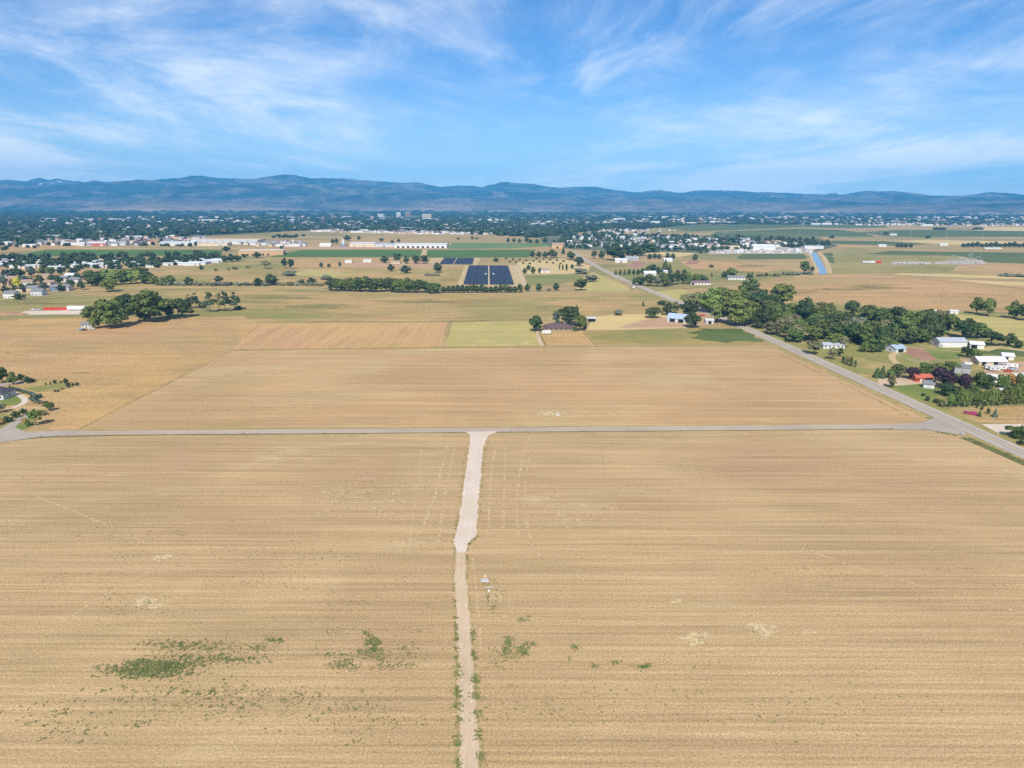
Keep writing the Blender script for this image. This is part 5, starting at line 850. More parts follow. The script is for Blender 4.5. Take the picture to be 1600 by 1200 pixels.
building('warehouse', 'very long pale flat warehouse behind the tan one', 'warehouse', 348, 379.5, 190, 60, 8, 1, 'lgrey', 'cream', windows=0, doors=tuple((-80 + i * 20, 8, 4.5) for i in range(9)), doormat='grey', side=0)
building('warehouse', 'cream warehouse front left of the tan brick one', 'warehouse', 332, 384.5, 75, 30, 7, .6, 'cream', 'cream', windows=0, doors=((20, 10, 4),), doormat='grey', side=0)
building('warehouse', 'white curved roof warehouse at the left of the row', 'warehouse', 274, 384, 80, 40, 8, 2, 'white', 'whitemetal', windows=0, doors=((0, 10, 4),), side=0, rot=.2)
building('shed', 'low white sheds right of the tan brick warehouse', 'shed', 450, 385, 60, 15, 5, 1, 'white', 'whitemetal', windows=0, side=0)
building('shed', 'white tent roof left of the blue tower', 'shed', 508, 385.5, 28, 18, 4, 4, 'white', 'white', windows=0, side=0)
building('barn', 'red and white barn in the far left business park', 'barn', 150, 384.5, 46, 20, 7, 3, 'redroof', 'whitemetal', windows=0, doors=((-14, 6, 4), (14, 6, 4)), doormat='white', side=0)
building('barn', 'green grey roofed shed right of the red barn', 'barn', 184, 383.5, 40, 18, 6, 3, 'lgrey', 'greymetal', windows=0, side=0)
building('office', 'white office block at the far left edge', 'office', 4, 383.5, 44, 20, 9, .6, 'white', 'whitemetal', windows=5, side=0)
building('shed', 'white low shed on the vacant field', 'shed', 45, 386, 32, 12, 5, 1.5, 'white', 'whitemetal', windows=0, side=0)
building('warehouse', 'large white tent roof in the storage yard by the canal', 'warehouse', 1194, 391, 52, 32, 8, 5, 'white', 'whitemetal', windows=0, side=0)
building('warehouse', 'long white shed at the canal end of the storage yard', 'warehouse', 1272, 389, 46, 14, 6, 1.5, 'white', 'whitemetal', windows=0, side=0)
building('warehouse', 'tan roofed shed at the left of the storage yard', 'warehouse', 1145, 389.5, 34, 18, 6, 2, 'cream', 'cream', windows=0, side=0)
building('barn', 'tan barn at the road end beside the narrow conifer', 'barn', 872, 388, 30, 20, 9, 4, 'tan', 'tanroof', windows=0, side=0)
building('farmhouse', 'white farm buildings left of the dark farm trees', 'farm', 1379, 385.5, 20, 10, 3.5, 2, 'white', 'whitemetal', windows=0, side=0)
building('barn', 'white roofed barn by the windbreak row', 'barn', 1475, 384, 22, 10, 4, 2, 'white', 'lgrey', windows=0, side=0)
building('barn', 'long low white shed under the windbreak row', 'barn', 1552, 389, 42, 8, 2.6, .8, 'white', 'whitemetal', windows=0, side=0)
building('shed', 'small white shed alone on the far green field', 'shed', 1396, 368, 24, 12, 4, 2, 'white', 'whitemetal', windows=0, side=0)
building('shed', 'tiny house with grey roof at the foot of the left grove', 'house', 134, 512, 8, 6, 3, 1.4, 'lgrey', 'greyroof', rot=.2)
# suburb houses near the left edge
SH = [(6, 446, 'beige', 'tanroof'), (14, 466, 'white', 'greyroof'), (26, 457, 'cream', 'tanroof'), (0, 436, 'lgrey', 'greyroof'), (18, 441, 'beige', 'tanroof'), (50, 457, 'beige', 'greyroof'), (57, 462, 'lgrey', 'greyroof'), (75, 448, 'cream', 'tanroof'), (72, 438, 'beige', 'tanroof'), (86, 455, 'blue', 'greyroof'), (98, 441, 'lgrey', 'greyroof'), (115, 443, 'white', 'greyroof'), (133, 441, 'beige', 'purproof'), (99, 455, 'lgrey', 'greyroof'), (40, 447, 'lgrey', 'tanroof'), (108, 436, 'white', 'whitemetal')]
SH.sort()
for i, (x, y, wl, rf) in enumerate(SH):
    building('house', '%s house from the left in the left suburb' % ORD[i], 'house', x, y, 13, 10, 5.2, 2.6, wl, rf, windows=3, group='houses of the left suburb', rot=random.choice([0, 0, .3]))
# many small far houses: shared meshes, one object each
HM = {}
def house_mesh(k):
    if k not in HM:
        r = random.Random(k); w, d, h, rh, wl, rf = k2[k]; a, b = gable_mb(w, d, h, rh); n = len(a.v)
        HM[k] = mesh('house', a.v + b.v, a.f + [tuple(n + i for i in q) for q in b.f], [B[wl], B[rf]], [0] * len(a.f) + [1] * len(b.f))
    return HM[k]
k2 = [(13, 10, 5, 2.6, 'white', 'greyroof'), (12, 11, 5, 3, 'cream', 'tanroof'), (14, 10, 4, 2.5, 'beige', 'brownroof'), (12, 10, 5.5, 2.6, 'lgrey', 'greyroof'), (13, 9, 4, 2.4, 'white', 'whitemetal'),
      (19, 6, 3.6, 1.0, 'white', 'whitemetal'), (18, 5.5, 3.4, .9, 'cream', 'lgrey'), (20, 6, 3.5, 1.0, 'lgrey', 'whitemetal'), (14, 12, 6, 3, 'blue', 'greyroof')]
def far_houses(name, label, group, poly, n, kinds, seed, cat='house', scl=1.0):
    r = random.Random(seed); pts = sorted(scatter(poly, n, seed)); groups = group if isinstance(group, list) else [group]; q = -(-len(pts) // len(groups))
    for k, (x, y) in enumerate(pts):
        group = groups[k // q]; i = k % q
        p = P(x, y); o = obj(name, house_mesh(r.choice(kinds)), None, p, r.choice([0, math.pi / 2, .2]), (scl,) * 3)
        tag(o, '%s from the left of the %s' % (ORD[i], group), cat, group)
far_houses('mobile_home', 'white single storey mobile home in the tree filled park on the left', 'mobile homes of the left park', [(-5, 420), (0, 407), (100, 409), (230, 408), (240, 418), (100, 420.5)], 58, [5, 6, 7, 5], 31, 'mobile home')
far_houses('mobile_home', 'white mobile home in the open row below the tan warehouse', 'open row of white mobile homes', [(262, 415), (268, 410), (345, 406), (347, 409), (310, 415)], 34, [5, 5, 7], 32, 'mobile home')
far_houses('suburban_house', 'small pale suburban house among trees beyond the farms', ['suburban houses beyond the narrow conifer', 'suburban houses behind the large round trees', 'suburban houses above the straw strip', 'suburban houses left of the storage yard', 'suburban houses behind the storage yard'], [(880, 386), (900, 368), (960, 366), (1100, 373), (1240, 377), (1245, 384), (1110, 391), (1000, 388)], 185, [0, 1, 2, 3, 4, 0, 4], 33)
far_houses('storage_unit', 'white parked camper in the bright storage yard by the canal', ['campers in the left half of the storage yard', 'campers in the right half of the storage yard'], [(1110, 396), (1118, 391), (1265, 389), (1268, 395.5)], 95, [5, 7, 6, 4, 3], 34, 'camper', .5)
def town_buildings():
    V = []; Fs = []; Mi = []; r = random.Random(77); mats = ['white', 'cream', 'beige', 'lgrey', 'whitemetal', 'greyroof', 'tanroof', 'brownroof', 'grey', 'redroof']
    spots = []
    for x, y in scatter([(480, 362), (560, 357), (700, 356), (850, 360), (850, 367), (640, 366)], 800, 41): spots.append((x, y, 1.0))
    for x, y in scatter([(460, 358), (560, 350), (860, 354), (880, 360), (700, 359)], 300, 42): spots.append((x, y, 1.0))
    for x, y in scatter([(820, 350), (900, 342), (905, 350), (850, 354)], 60, 43): spots.append((x, y, 1.3))
    for x, y in scatter([(0, 382), (120, 372), (330, 372), (300, 384), (120, 385)], 110, 44): spots.append((x, y, 1.3))
    for x, y in scatter([(0, 380), (0, 340), (400, 345), (850, 350), (850, 360), (500, 360), (300, 368)], 260, 45): spots.append((x, y, 1.5))
    for x, y in scatter([(120, 345), (200, 340), (600, 340), (830, 345), (500, 352)], 110, 46): spots.append((x, y, 2.0))
    for x, y in scatter([(1180, 350), (1300, 345.5), (1600, 347), (1600, 354), (1400, 353)], 240, 47): spots.append((x, y, 1.3))
    for x, y in scatter([(900, 352), (1000, 338), (1600, 340), (1600, 347)], 200, 48): spots.append((x, y, 2.0))
    for x, y in scatter([(350, 382), (470, 378), (480, 384), (440, 386)], 60, 49): spots.append((x, y, 1.0))
    for x, y in scatter([(900, 362), (960, 359), (1060, 360), (1000, 364)], 40, 50): spots.append((x, y, 1.0))
    for x, y, s in spots:
        p = P(x, y); z = depth(p); big = r.random() < .07; s *= .8; w = (r.uniform(10, 15) if not big else r.uniform(25, 55)) * s; d = r.uniform(9, 13) * s; h = r.uniform(4, 6) * s * (1.3 if big else 1); rh = 2.2 * s * (0.2 if big else 1)
        a, b = gable_mb(w, d, h + 1, rh); rz = r.choice([0, math.pi / 2, .3]) if not big else 0; ca, sa = math.cos(rz), math.sin(rz)
        wm = 0 if (big or r.random() < .22) else r.choice([1, 2, 3, 0, 8]); rm = 4 if big or r.random() < .14 else r.choice([5, 5, 6, 7, 9 if r.random() < .2 else 5])
        for mb, mi in ((a, wm), (b, rm)):
            n = len(V); V += [(vx * ca - vy * sa + p.x, vx * sa + vy * ca + p.y, vz) for vx, vy, vz in mb.v]; Fs += [tuple(n + i for i in q) for q in mb.f]; Mi += [mi] * len(mb.f)
    o = obj('distant_houses', mesh('distant_houses', V, Fs, [B[m] for m in mats], Mi)); tag(o, 'countless small pale roofs of the distant town', 'houses', kind='stuff')
town_buildings()
# a few tall landmarks of the town
def tower(x, y, w, h, label, wm='cream'):
    p = P(x, y); e = empty('tower_block', p); m = MB(); m.box(-w / 2, w / 2, -8, 8, 0, h); m.build('wall', [B[wm]], e)
    m = MB(); m.box(-w / 2 - .5, w / 2 + .5, -8.5, 8.5, h, h + 1.2); m.build('roof', [B['lgrey']], e)
    for k in range(int(h // 7)):
        m = MB(); m.box(-w / 2 + 2, w / 2 - 2, -8.3, -7.98, 4 + k * 7, 6.5 + k * 7); m.build('window', [B['glass']], e)
    tag(e, label, 'tower block')
tower(623, 341, 30, 40, 'white tower block left of the reddish one in the distant town', 'white')
tower(638, 341, 34, 44, 'reddish tan tower block in the middle of the distant town', 'tanroof')
tower(667, 343, 60, 34, 'wide cream block right of the towers in the distant town', 'cream')
tower(595, 340, 40, 26, 'low white block left of the two towers', 'white')

# blue white leaning tower near warehouse (cement plant silo)
def plant():
    e = empty('cement_plant', P(537, 385)); m = MB(); m.tube((0, 0, 3), (0, 0, 17), 3, 3, 10); m.build('silo', [B['white']], e)
    m = MB(); m.tube((-9, 0, 1), (-1, 0, 20), .8, .8, 6); m.build('conveyor', [B['silver']], e); m = MB(); m.box(-8, 6, -4, 4, 0, 5); m.build('base', [B['blue']], e)
    tag(e, 'blue and white cement plant with slanting conveyor left of the warehouses', 'plant')
plant()

# ------------------------------------------------------------------ solar arrays
def solar():
    gl = NT('solar_panel'); o = gl.objc(); br = gl.N.new('ShaderNodeTexBrick'); gl.L.new(o, br.inputs[0]); br.offset = 0; br.inputs['Scale'].default_value = 1; br.inputs['Mortar Size'].default_value = .02
    br.inputs['Brick Width'].default_value = 2.0; br.inputs['Row Height'].default_value = 1.0
    br.inputs['Color1'].default_value = (0.022, 0.027, 0.042, 1); br.inputs['Color2'].default_value = (0.028, 0.034, 0.052, 1); br.inputs['Mortar'].default_value = (.2, .22, .25, 1)
    pm = gl.done(br.outputs['Color'], 0.55, 0.15)
    def row_mesh(L_):
        m = MB(); a = 0.10; W = 1.9
        for zz, y in ((0, 0),):
            ca, sa = math.cos(a), math.sin(a); c = []
            for (x, yy) in ((-L_ / 2, -W), (L_ / 2, -W), (L_ / 2, W), (-L_ / 2, W)): c.append((x, yy * ca, 1.5 + yy * sa))
            m.add(c + [(x, yy, z - .08) for x, yy, z in c], [(0, 1, 2, 3), (7, 6, 5, 4), (0, 4, 5, 1), (1, 5, 6, 2), (2, 6, 7, 3), (3, 7, 4, 0)], 0)
        for k in range(5): xx = -L_ / 2 + L_ * (k + .5) / 5; m.box(xx - .1, xx + .1, -.1, .1, 0, 1.42, 1)
        return m.me('solar_panel_row', [pm, B['metal']])
    for (xl, xr, xm, y0, y1, pitch, lab, grp) in ((P(724, 445).x, P(803, 445).x, P(764, 445).x, P(764, 445).y, P(764, 416).y, 5.4, 'tilted dark blue row of solar panels in the large array behind the hedge', 'rows of the large solar array'),
                                                  (P(686, 414).x, P(738, 414).x, P(708, 414).x, P(700, 413.5).y, P(700, 404).y, 6.2, 'tilted dark blue row of solar panels in the farther smaller array', 'rows of the farther solar array')):
        meL = row_mesh(xm - xl - 1); meR = row_mesh(xr - xm - 1); y = y0; k = 0
        while y < y1:
            for me, cx, hf in ((meL, (xl + xm) / 2 - .6, 'left'), (meR, (xr + xm) / 2 + .6, 'right')): tag(obj('solar_panel_row', me, None, (cx - (y - y0) * .035, y, 0)), '%s panel row from the front in the %s half of the %s' % (ORD[k], hf, grp[12:]), 'solar panel row', grp)
            y += pitch; k += 1
    for x, y, l in ((759, 430, 'left'), (771, 430, 'right')):
        p = P(x, y); e = empty('inverter_cabinet', (p.x, p.y, 0)); m = MB(); m.box(-1.3, 1.3, -.9, .9, .3, 2.9); m.build('cabinet', [B['white']], e); m = MB(); m.box(-1.6, 1.6, -1.2, 1.2, 0, .3); m.build('plinth', [B['concrete']], e)
        tag(e, 'white inverter cabinet %s of the track inside the solar array' % l, 'cabinet')
solar()

# ------------------------------------------------------------------ vehicles and small things
def wheels(e, xs, y, r=.45, w=.3):
    for x in xs:
        for s in (-1, 1):
            m = MB(); m.tube((x, s * y - w / 2, r), (x, s * y + w / 2, r), r, r, 12); m.build('wheel', [B['tyre']], e)
def car(x, y, mat, label, rot=0.0, L_=4.6, pickup=False, cat='car', group=None, name='parked_car'):
    p = P(x, y); e = empty(name, (p.x, p.y, .05), rot); h = L_ / 2; m = MB()
    if pickup: prof = [(-h, .45), (h, .45), (h, .95), (h - 1.3, 1.1), (h - 1.9, 1.75), (h - 3.4, 1.8), (h - 3.6, 1.15), (-h, 1.15)]
    else: prof = [(-h, .4), (h, .4), (h, .85), (h - 1.1, 1.0), (h - 1.8, 1.5), (-h + 1.0, 1.5), (-h + .3, 1.0), (-h, .95)]
    m.prism(prof, -.92, .92); m.build('body', [B[mat]], e)
    a, b = (h - 3.3, h - 1.95) if pickup else (-h + 1.1, h - 1.9)
    m = MB(); m.box(a, b, -.935, .935, 1.08, 1.45); m.build('side_window', [B['glass']], e)
    m = MB(); zt = 1.68 if pickup else 1.46; m.add([(h - 1.22, -.75, 1.12), (h - 1.22, .75, 1.12), (h - 1.84, .75, zt), (h - 1.84, -.75, zt)], [(0, 1, 2, 3)]); m.build('windscreen', [B['glass']], e)
    if pickup: m = MB(); m.box(-h + .15, h - 3.75, -.8, .8, 1.151, 1.17); m.build('cargo_bed', [B['black']], e)
    wheels(e, (-h + 1.0, h - 1.0), .85, .38, .22); return tag(e, label, cat, group)
def trailer(x, y, L_, h, mat, label, rot=0.0, cat='trailer', roofmat=None, name='box_trailer', nose=False, windows=0):
    p = P(x, y); e = empty(name, (p.x, p.y, .05), rot); m = MB(); m.box(-L_ / 2, L_ / 2, -1.25, 1.25, .8, h); m.build('box', [B[mat]], e)
    m = MB(); m.box(-L_ / 2 - .05, L_ / 2 + .05, -1.3, 1.3, h, h + .08); m.build('roof', [B[roofmat or mat]], e)
    m = MB(); m.box(-L_ / 2 + .3, L_ / 2 + (1.2 if nose else -.2), -.5, .5, .55, .8); m.build('chassis', [B['black']], e)
    for k in range(windows): m = MB(); xx = -L_ / 2 + L_ * (k + .5) / windows; m.box(xx - .4, xx + .4, -1.28, -1.24, 1.7, 2.3); m.build('window', [B['glass']], e)
    wheels(e, (-L_ * .25, -L_ * .25 + 1.0), 1.05, .45, .28); return tag(e, label, cat)
car(1518, 648, 'pink', 'bright pink pickup truck on the dry paddock above the road', rot=-.75, L_=7.0, pickup=True, cat='pickup truck', name='pickup_truck')
trailer(854, 522.5, 7, 3.3, 'white', 'white camper trailer left in front of the brown roofed farmhouse', name='camper_trailer', nose=True, windows=2)
trailer(989, 451, 7.5, 3.6, 'white', 'white and teal box truck on the paved road by the canal crossing', rot=math.pi / 2 + .05, cat='truck', name='box_truck', roofmat='teal')
trailer(124, 484.8, 23, 4.3, 'white', 'long white semi trailer beside the left grove', windows=0)
car(52, 485, 'white', 'white pickup truck left on the construction pad', L_=6, pickup=True, cat='pickup truck', name='pickup_truck')
car(60, 485, 'silver', 'silver pickup truck on the construction pad near the red containers', L_=6, pickup=True, cat='pickup truck', name='pickup_truck')
for i in range(4):
    p = P(74.5 + i * 9.4, 484.5); e = empty('shipping_container', (p.x, p.y, .06)); m = MB(); m.box(-3.4, 3.4, -1.2, 1.2, 0, 2.7)
    for k in range(11): m.box(-3.3 + k * .62, -3.1 + k * .62, -1.26, -1.2, .15, 2.55)
    m.build('box', [B['redc']], e); m = MB(); m.box(-3.35, 3.35, -1.15, 1.15, 2.7, 2.74); m.build('roof', [B['redc' if i % 2 else 'redroof']], e)
    tag(e, '%s red shipping container from the left on the construction pad' % ORD[i], 'container', 'red containers on the construction pad')
car(126, 515, 'silver', 'silver car parked left of the tiny house by the grove', rot=.2); car(131, 516.5, 'dark' if 'dark' in B else 'grey', 'dark car parked in front of the tiny house by the grove', rot=.1)
car(143, 515, 'white', 'white car right of the tiny house under the grove', rot=.4)
for i, (x, y, mt, L_, kind) in enumerate([(1546, 577, 'white', 6, 1), (1553, 580, 'lgrey', 6, 1), (1562, 578, 'white', 7, 1), (1570, 576, 'silver', 4.6, 0), (1575, 581, 'redc', 4.6, 0), (1580, 575, 'white', 7, 1), (1585, 579, 'silver', 4.6, 0), (1588, 572, 'blue', 4.6, 0), (1565, 572, 'blue', 4.6, 0), (1574, 570, 'grey', 4.6, 0)]):
    nm = {'redc': 'red', 'lgrey': 'light grey'}.get(mt, mt)
    if kind: trailer(x, y, L_, 2.9, mt, '%s trailer from the left in the crowded dirt yard' % ORD[[1546, 1553, 1562, 1580].index(x)], rot=-.25, windows=2, name='camper_trailer')
    else: car(x, y, mt, '%s car in the dirt yard, %s' % (nm, {1570: 'behind the white trailers', 1575: 'nearest the road', 1585: 'right of the red one', 1588: 'farthest right', 1565: 'farthest left', 1574: 'closest to the stable'}[x]), rot=-.3)
trailer(1591, 593, 9, 3.6, 'white', 'big white camper at the right edge above the trees', rot=-.1, windows=4, name='camper_trailer')
trailer(1606, 592, 8, 3.6, 'white', 'white camper cut by the right picture edge', rot=-.3, windows=3, name='camper_trailer')
trailer(1570, 615, 7.5, 2.9, 'white', 'white camper behind the evergreen screen', rot=-.15, windows=2, name='camper_trailer')
trailer(1511, 571, 5, 2.2, 'white', 'small white trailer left of the dirt yard trees', windows=0)
car(1091, 497, 'white', 'white car in the pink dirt farmyard', rot=.3); car(1098, 494, 'redc', 'red car at the top of the pink dirt farmyard', rot=.2)
for i, (x, mt) in enumerate([(1353, 'lgrey'), (1361, 'whitemetal'), (1371, 'redc')]):
    trailer(x, 411.3, 14, 4.2, mt, ['pale grey semi trailer at the left of three on the pasture', 'white semi trailer in the middle of three on the pasture', 'orange red semi trailer at the right of three on the pasture'][i])
rt = random.Random(8); _PT = {}
for i in range(34):
    x = 1396 + (i % 17) * 3.3 + rt.uniform(-.6, .6); y = 411 + (i // 17) * 2.0; mt = rt.choice(['white', 'white', 'dark', 'silver', 'white', 'grey'])
    lg = i; p = P(x, y)
    nm_ = {'white': 'white', 'dark': 'black', 'silver': 'silver', 'grey': 'grey'}[mt]; lab_ = '%s pickup truck, %s from the left in the %s row by the substation' % (nm_, ORD[i % 17], 'near' if i < 17 else 'second')
    if mt not in _PT:
        tr = car(x, y, mt, lab_, rot=rt.uniform(-.3, .3), L_=7, pickup=True, cat='pickup truck', group='trucks parked left of the substation', name='pickup_truck'); _PT[mt] = tr
    else:
        c = copy_tree(_PT[mt]); c['label'] = lab_; c.location = (p.x, p.y, .05); c.rotation_euler = (0, 0, rt.uniform(-.3, .3))
# poles
def pole(x, y, hp, label, arms=1, r=.16, dark=True, group=None, name='utility_pole'):
    p = P(x, y); h = hp * depth(p) / (F * cp); e = empty(name, p); m = MB(); m.tube((0, 0, 0), (0, 0, h), r, r * .65, 7); m.build('pole', [B['wood'] if dark else B['metal']], e)
    for k in range(arms):
        m = MB(); z = h * .95 - k * h * .09; m.box(-1.3 - k * .4, 1.3 + k * .4, -.08, .08, z - .08, z + .08); m.build('crossarm', [B['wood'] if dark else B['metal']], e)
    tag(e, label, 'utility pole', group)
pole(414, 504, 24, 'thin wooden pole at the left end of the ditch line'); pole(560, 504, 17, 'shorter wooden pole in the middle of the ditch line'); pole(703, 505, 25, 'tall wooden pole at the corner of the yellow field')
pole(1464, 406, 18, 'tall dark transmission pole left of the substation', 3, .5); pole(1530, 413, 19, 'tall dark transmission pole right of the substation', 3, .5)
for i, (x, y, h) in enumerate([(1344, 393, 13), (1400, 400, 13), (1488, 404, 7), (1470, 476, 30)]):
    pole(x, y, h, ['lone pole right of the canal bend', 'pole on the green field above the parked trucks', 'short pole at the top left of the substation', 'tall pole rising from the tan field above the belt'][i], 2, .3 if i < 3 else .14)
pole(1110, 440, 16, 'pole beside the purple tree by the mauve roof', 1, .15); pole(968, 432, 8, 'short pole by the paved road fork', 1, .15); pole(1070, 388, 12, 'pole at the edge of the far suburb', 1, .3)
for i, (x, y, h) in enumerate([(1131, 370, 9), (1134, 370, 9), (1249, 368, 8), (1365, 372, 10), (1422, 371, 9), (1478, 372, 10), (1536, 372, 9), (1592, 372, 9)]):
    pole(x, y, h, '%s pale pylon from the left across the far green fields' % ORD[i], 2, .5, False, 'pale pylons across the far fields')
def gantry(x, y, w, h, label, grp):
    p = P(x, y); e = empty('substation_gantry', p)
    for s in (-1, 1):
        m = MB(); m.tube((s * w / 2, 0, 0), (s * w / 2, 0, h), .35, .25, 6); m.build('post', [B['metal']], e)
    m = MB(); m.box(-w / 2, w / 2, -.3, .3, h - 1.2, h - .5); m.build('beam', [B['metal']], e); tag(e, label, 'gantry', grp)
for i, (x, y, w, h) in enumerate([(1484, 411, 8, 8), (1490, 407, 6, 10), (1498, 411, 7, 11), (1504, 409, 6, 9), (1512, 411, 4, 16), (1516, 410, 4, 17), (1521, 411, 7, 9), (1528, 408, 7, 9), (1493, 413, 6, 7)]):
    gantry(x, y, w, h, '%s steel gantry in the substation, counted from the left' % '', 'steel gantries of the substation')
gs = sorted([o for o in bpy.data.objects if o.get('category') == 'gantry'], key=lambda o: o.location.x / o.location.y)
for i, o in enumerate(gs): o['label'] = '%s pale steel gantry from the left in the substation' % ORD[i]
for i, (x, y) in enumerate([(1487, 412), (1501, 413), (1509, 408), (1526, 412)]):
    p = P(x, y); e = empty('transformer', p); m = MB(); m.box(-2, 2, -1.5, 1.5, .2, 3.4); m.build('tank', [B['metal']], e)
    for s in (-1, 0, 1): m = MB(); m.tube((s * 1.1, 0, 3.4), (s * 1.1, 0, 5), .22, .12, 6); m.build('bushing', [B['lgrey']], e)
    tag(e, '%s grey transformer from the left in the substation' % ORD[i], 'transformer', 'transformers of the substation')
# stop sign at the junction
def stop_sign():
    p = P(1503.8, 680); e = empty('stop_sign', p, R(10)); m = MB(); m.tube((0, 0, 0), (0, 0, 2.9), .05, .05, 6); m.build('pole', [B['metal']], e)
    pl = MB(); n = 8; vs = [(.42 * math.cos(R(22.5 + 45 * i)), s, 2.5 + .42 * math.sin(R(22.5 + 45 * i))) for s in (-.06, -.09) for i in range(n)]
    pl.add(vs, [tuple(range(n)), tuple(range(2 * n - 1, n - 1, -1))] + [(i, n + i, n + (i + 1) % n, (i + 1) % n) for i in range(n)]); pl.build('plate', [B['grey']], e)
    tag(e, 'small dark road sign on a thin post at the junction', 'road sign')
stop_sign()
def marker(x, y, h, label, mat='white'):
    p = P(x, y); e = MB(); e.box(-.12, .12, -.08, .08, 0, h * .85); e.tube((0, 0, h * .85), (0, 0, h), .11, .05, 6); o = e.build('marker_post', [B[mat]], None, p); tag(o, label, 'marker post')
marker(1504.6, 678.5, 1.4, 'white marker post beside the junction sign'); marker(1559.5, 678, 1.4, 'white marker post at the gravel driveway mouth'); marker(1512, 642, .9, 'white post left of the pink pickup')
# fences
def fence(pts, label, h=1.3, gap=3.0, rails=3, mat='wood', r=.07):
    w = [P(*q) for q in pts]; c = w[0].copy(); e = empty('fence', c); np_ = 0
    for a, b in zip(w, w[1:]):
        n = max(1, int((b - a).length / gap)); d = (b - a)
        for k in range(n + 1):
            q = a.lerp(b, k / n) - c; m = MB(); m.tube((q.x, q.y, 0), (q.x, q.y, h), r, r, 5); np_ += 1
            if np_ <= 95: m.build('post', [B[mat]], e)
        for k in range(rails): z = h * (k + .8) / (rails + .2); m = MB(); m.tube((a.x - c.x, a.y - c.y, z), (b.x - c.x, b.y - c.y, z), r * .5, r * .5, 4); m.build('rail', [B[mat]], e)
    tag(e, label, 'fence')
fence([(1522, 655.5), (1557, 656.5), (1600, 657), (1640, 657)], 'brown rail corral fence between the dry paddock and gravel driveway', 1.5)
fence([(1520, 661.5), (1560, 662.5), (1610, 662.5)], 'lower rail fence along the gravel driveway edge', 1.2)
fence([(1405, 541), (1440, 543), (1470, 547)], 'rail fence at the top of the reddish corral', 1.3)
fence([(1408, 553), (1402, 558), (1420, 564), (1450, 566)], 'curved rail fence around the small round pen', 1.3, mat='lgrey')
fence([(1478, 638.5), (1560, 637), (1640, 635)], 'low wooden fence at the foot of the evergreen screen', 1.2, 4, 2)
fence([(988, 408.5), (1010, 409), (1008, 417), (990, 420), (981, 415), (988, 408.5)], 'pale rail fence around the red riding arena', 1.6, 8, 2, 'white', .12)
fence([(1003, 509), (1050, 507.5)], 'row of small posts in the dirt paddock left of the barn', 1.1, 4.2, 1)
# small items in the fields
def utility_cover():
    p = P(757.5, 909); e = empty('pallet_stack', p, .1); m = MB(); m.box(-1.1, 1.1, -.7, .9, .28, .42)
    for k in range(8): m.box(-1.08 + k * .29, -.92 + k * .29, -.7, .9, .42, .50)
    m.build('top', [B['lgrey']], e); m = MB()
    for s in (-.9, 0, .8): m.box(s - .1, s + .1, -.65, .85, 0, .28)
    m.build('bearer', [B['wood']], e); tag(e, 'grey slatted pallet lying beside the dirt track', 'pallet')
    p = P(758, 901); e = empty('crate', p, .05); m = MB(); m.box(-.35, .35, -.3, .3, .05, .45); m.build('box', [B['cream']], e); m = MB(); m.box(-.4, .4, .35, .6, .05, .25); m.build('lid', [B['lgrey']], e); tag(e, 'small cream crate just behind the grey pallet', 'crate')
    p = P(764, 920); e = empty('bench', p, .03); m = MB(); m.box(-1.1, 1.1, -.14, .14, .42, .50); m.build('plank', [B['white']], e)
    for s in (-.8, .8): m = MB(); m.box(s - .08, s + .08, -.2, .2, 0, .42); m.build('leg', [B['wood']], e)
    tag(e, 'white plank bench below the grey pallet', 'bench')
    p = P(764, 924); e = MB(); e.box(-.3, .3, -.25, .25, .03, .35); e.box(-.34, .34, -.29, .29, .35, .40); o = e.build('box', [B['white']], None, p); tag(o, 'small white box in front of the plank bench', 'box')
    p = P(872, 649); e = empty('utility_box', p, .2); m = MB(); m.box(-.5, .3, -.4, .4, .15, .75); m.build('cabinet', [B['white']], e); m = MB(); m.box(-1.0, 1.0, -.8, .8, 0, .15); m.build('plinth', [B['concrete']], e); tag(e, 'small white utility box alone in the lot field', 'utility box')
utility_cover()
# dirt pile on construction pad
def dirt_pile():
    r = np.random.default_rng(5); p0 = P(14, 491); n = 40; m = 14; xs = np.linspace(-20, 20, n); ys = np.linspace(-5, 5, m); X, Y = np.meshgrid(xs, ys)
    Z = 2.2 * fbm(X / 6, Y / 6, 3, 4) * np.clip(1 - (X / 20) ** 2, 0, 1) * np.clip(1 - (Y / 5) ** 2, 0, 1) * 1.6 - .05
    i = (np.arange(n - 1)[None, :] + n * np.arange(m - 1)[:, None]).ravel(); o = obj('dirt_pile', mesh('dirt_pile', np.stack([X.ravel() + p0.x, Y.ravel() + p0.y, Z.ravel()], 1), np.stack([i, i + 1, i + 1 + n, i + n], 1), M['redirt'])); tag(o, 'long brown dirt pile at the left of the construction pad', 'dirt pile')
dirt_pile()

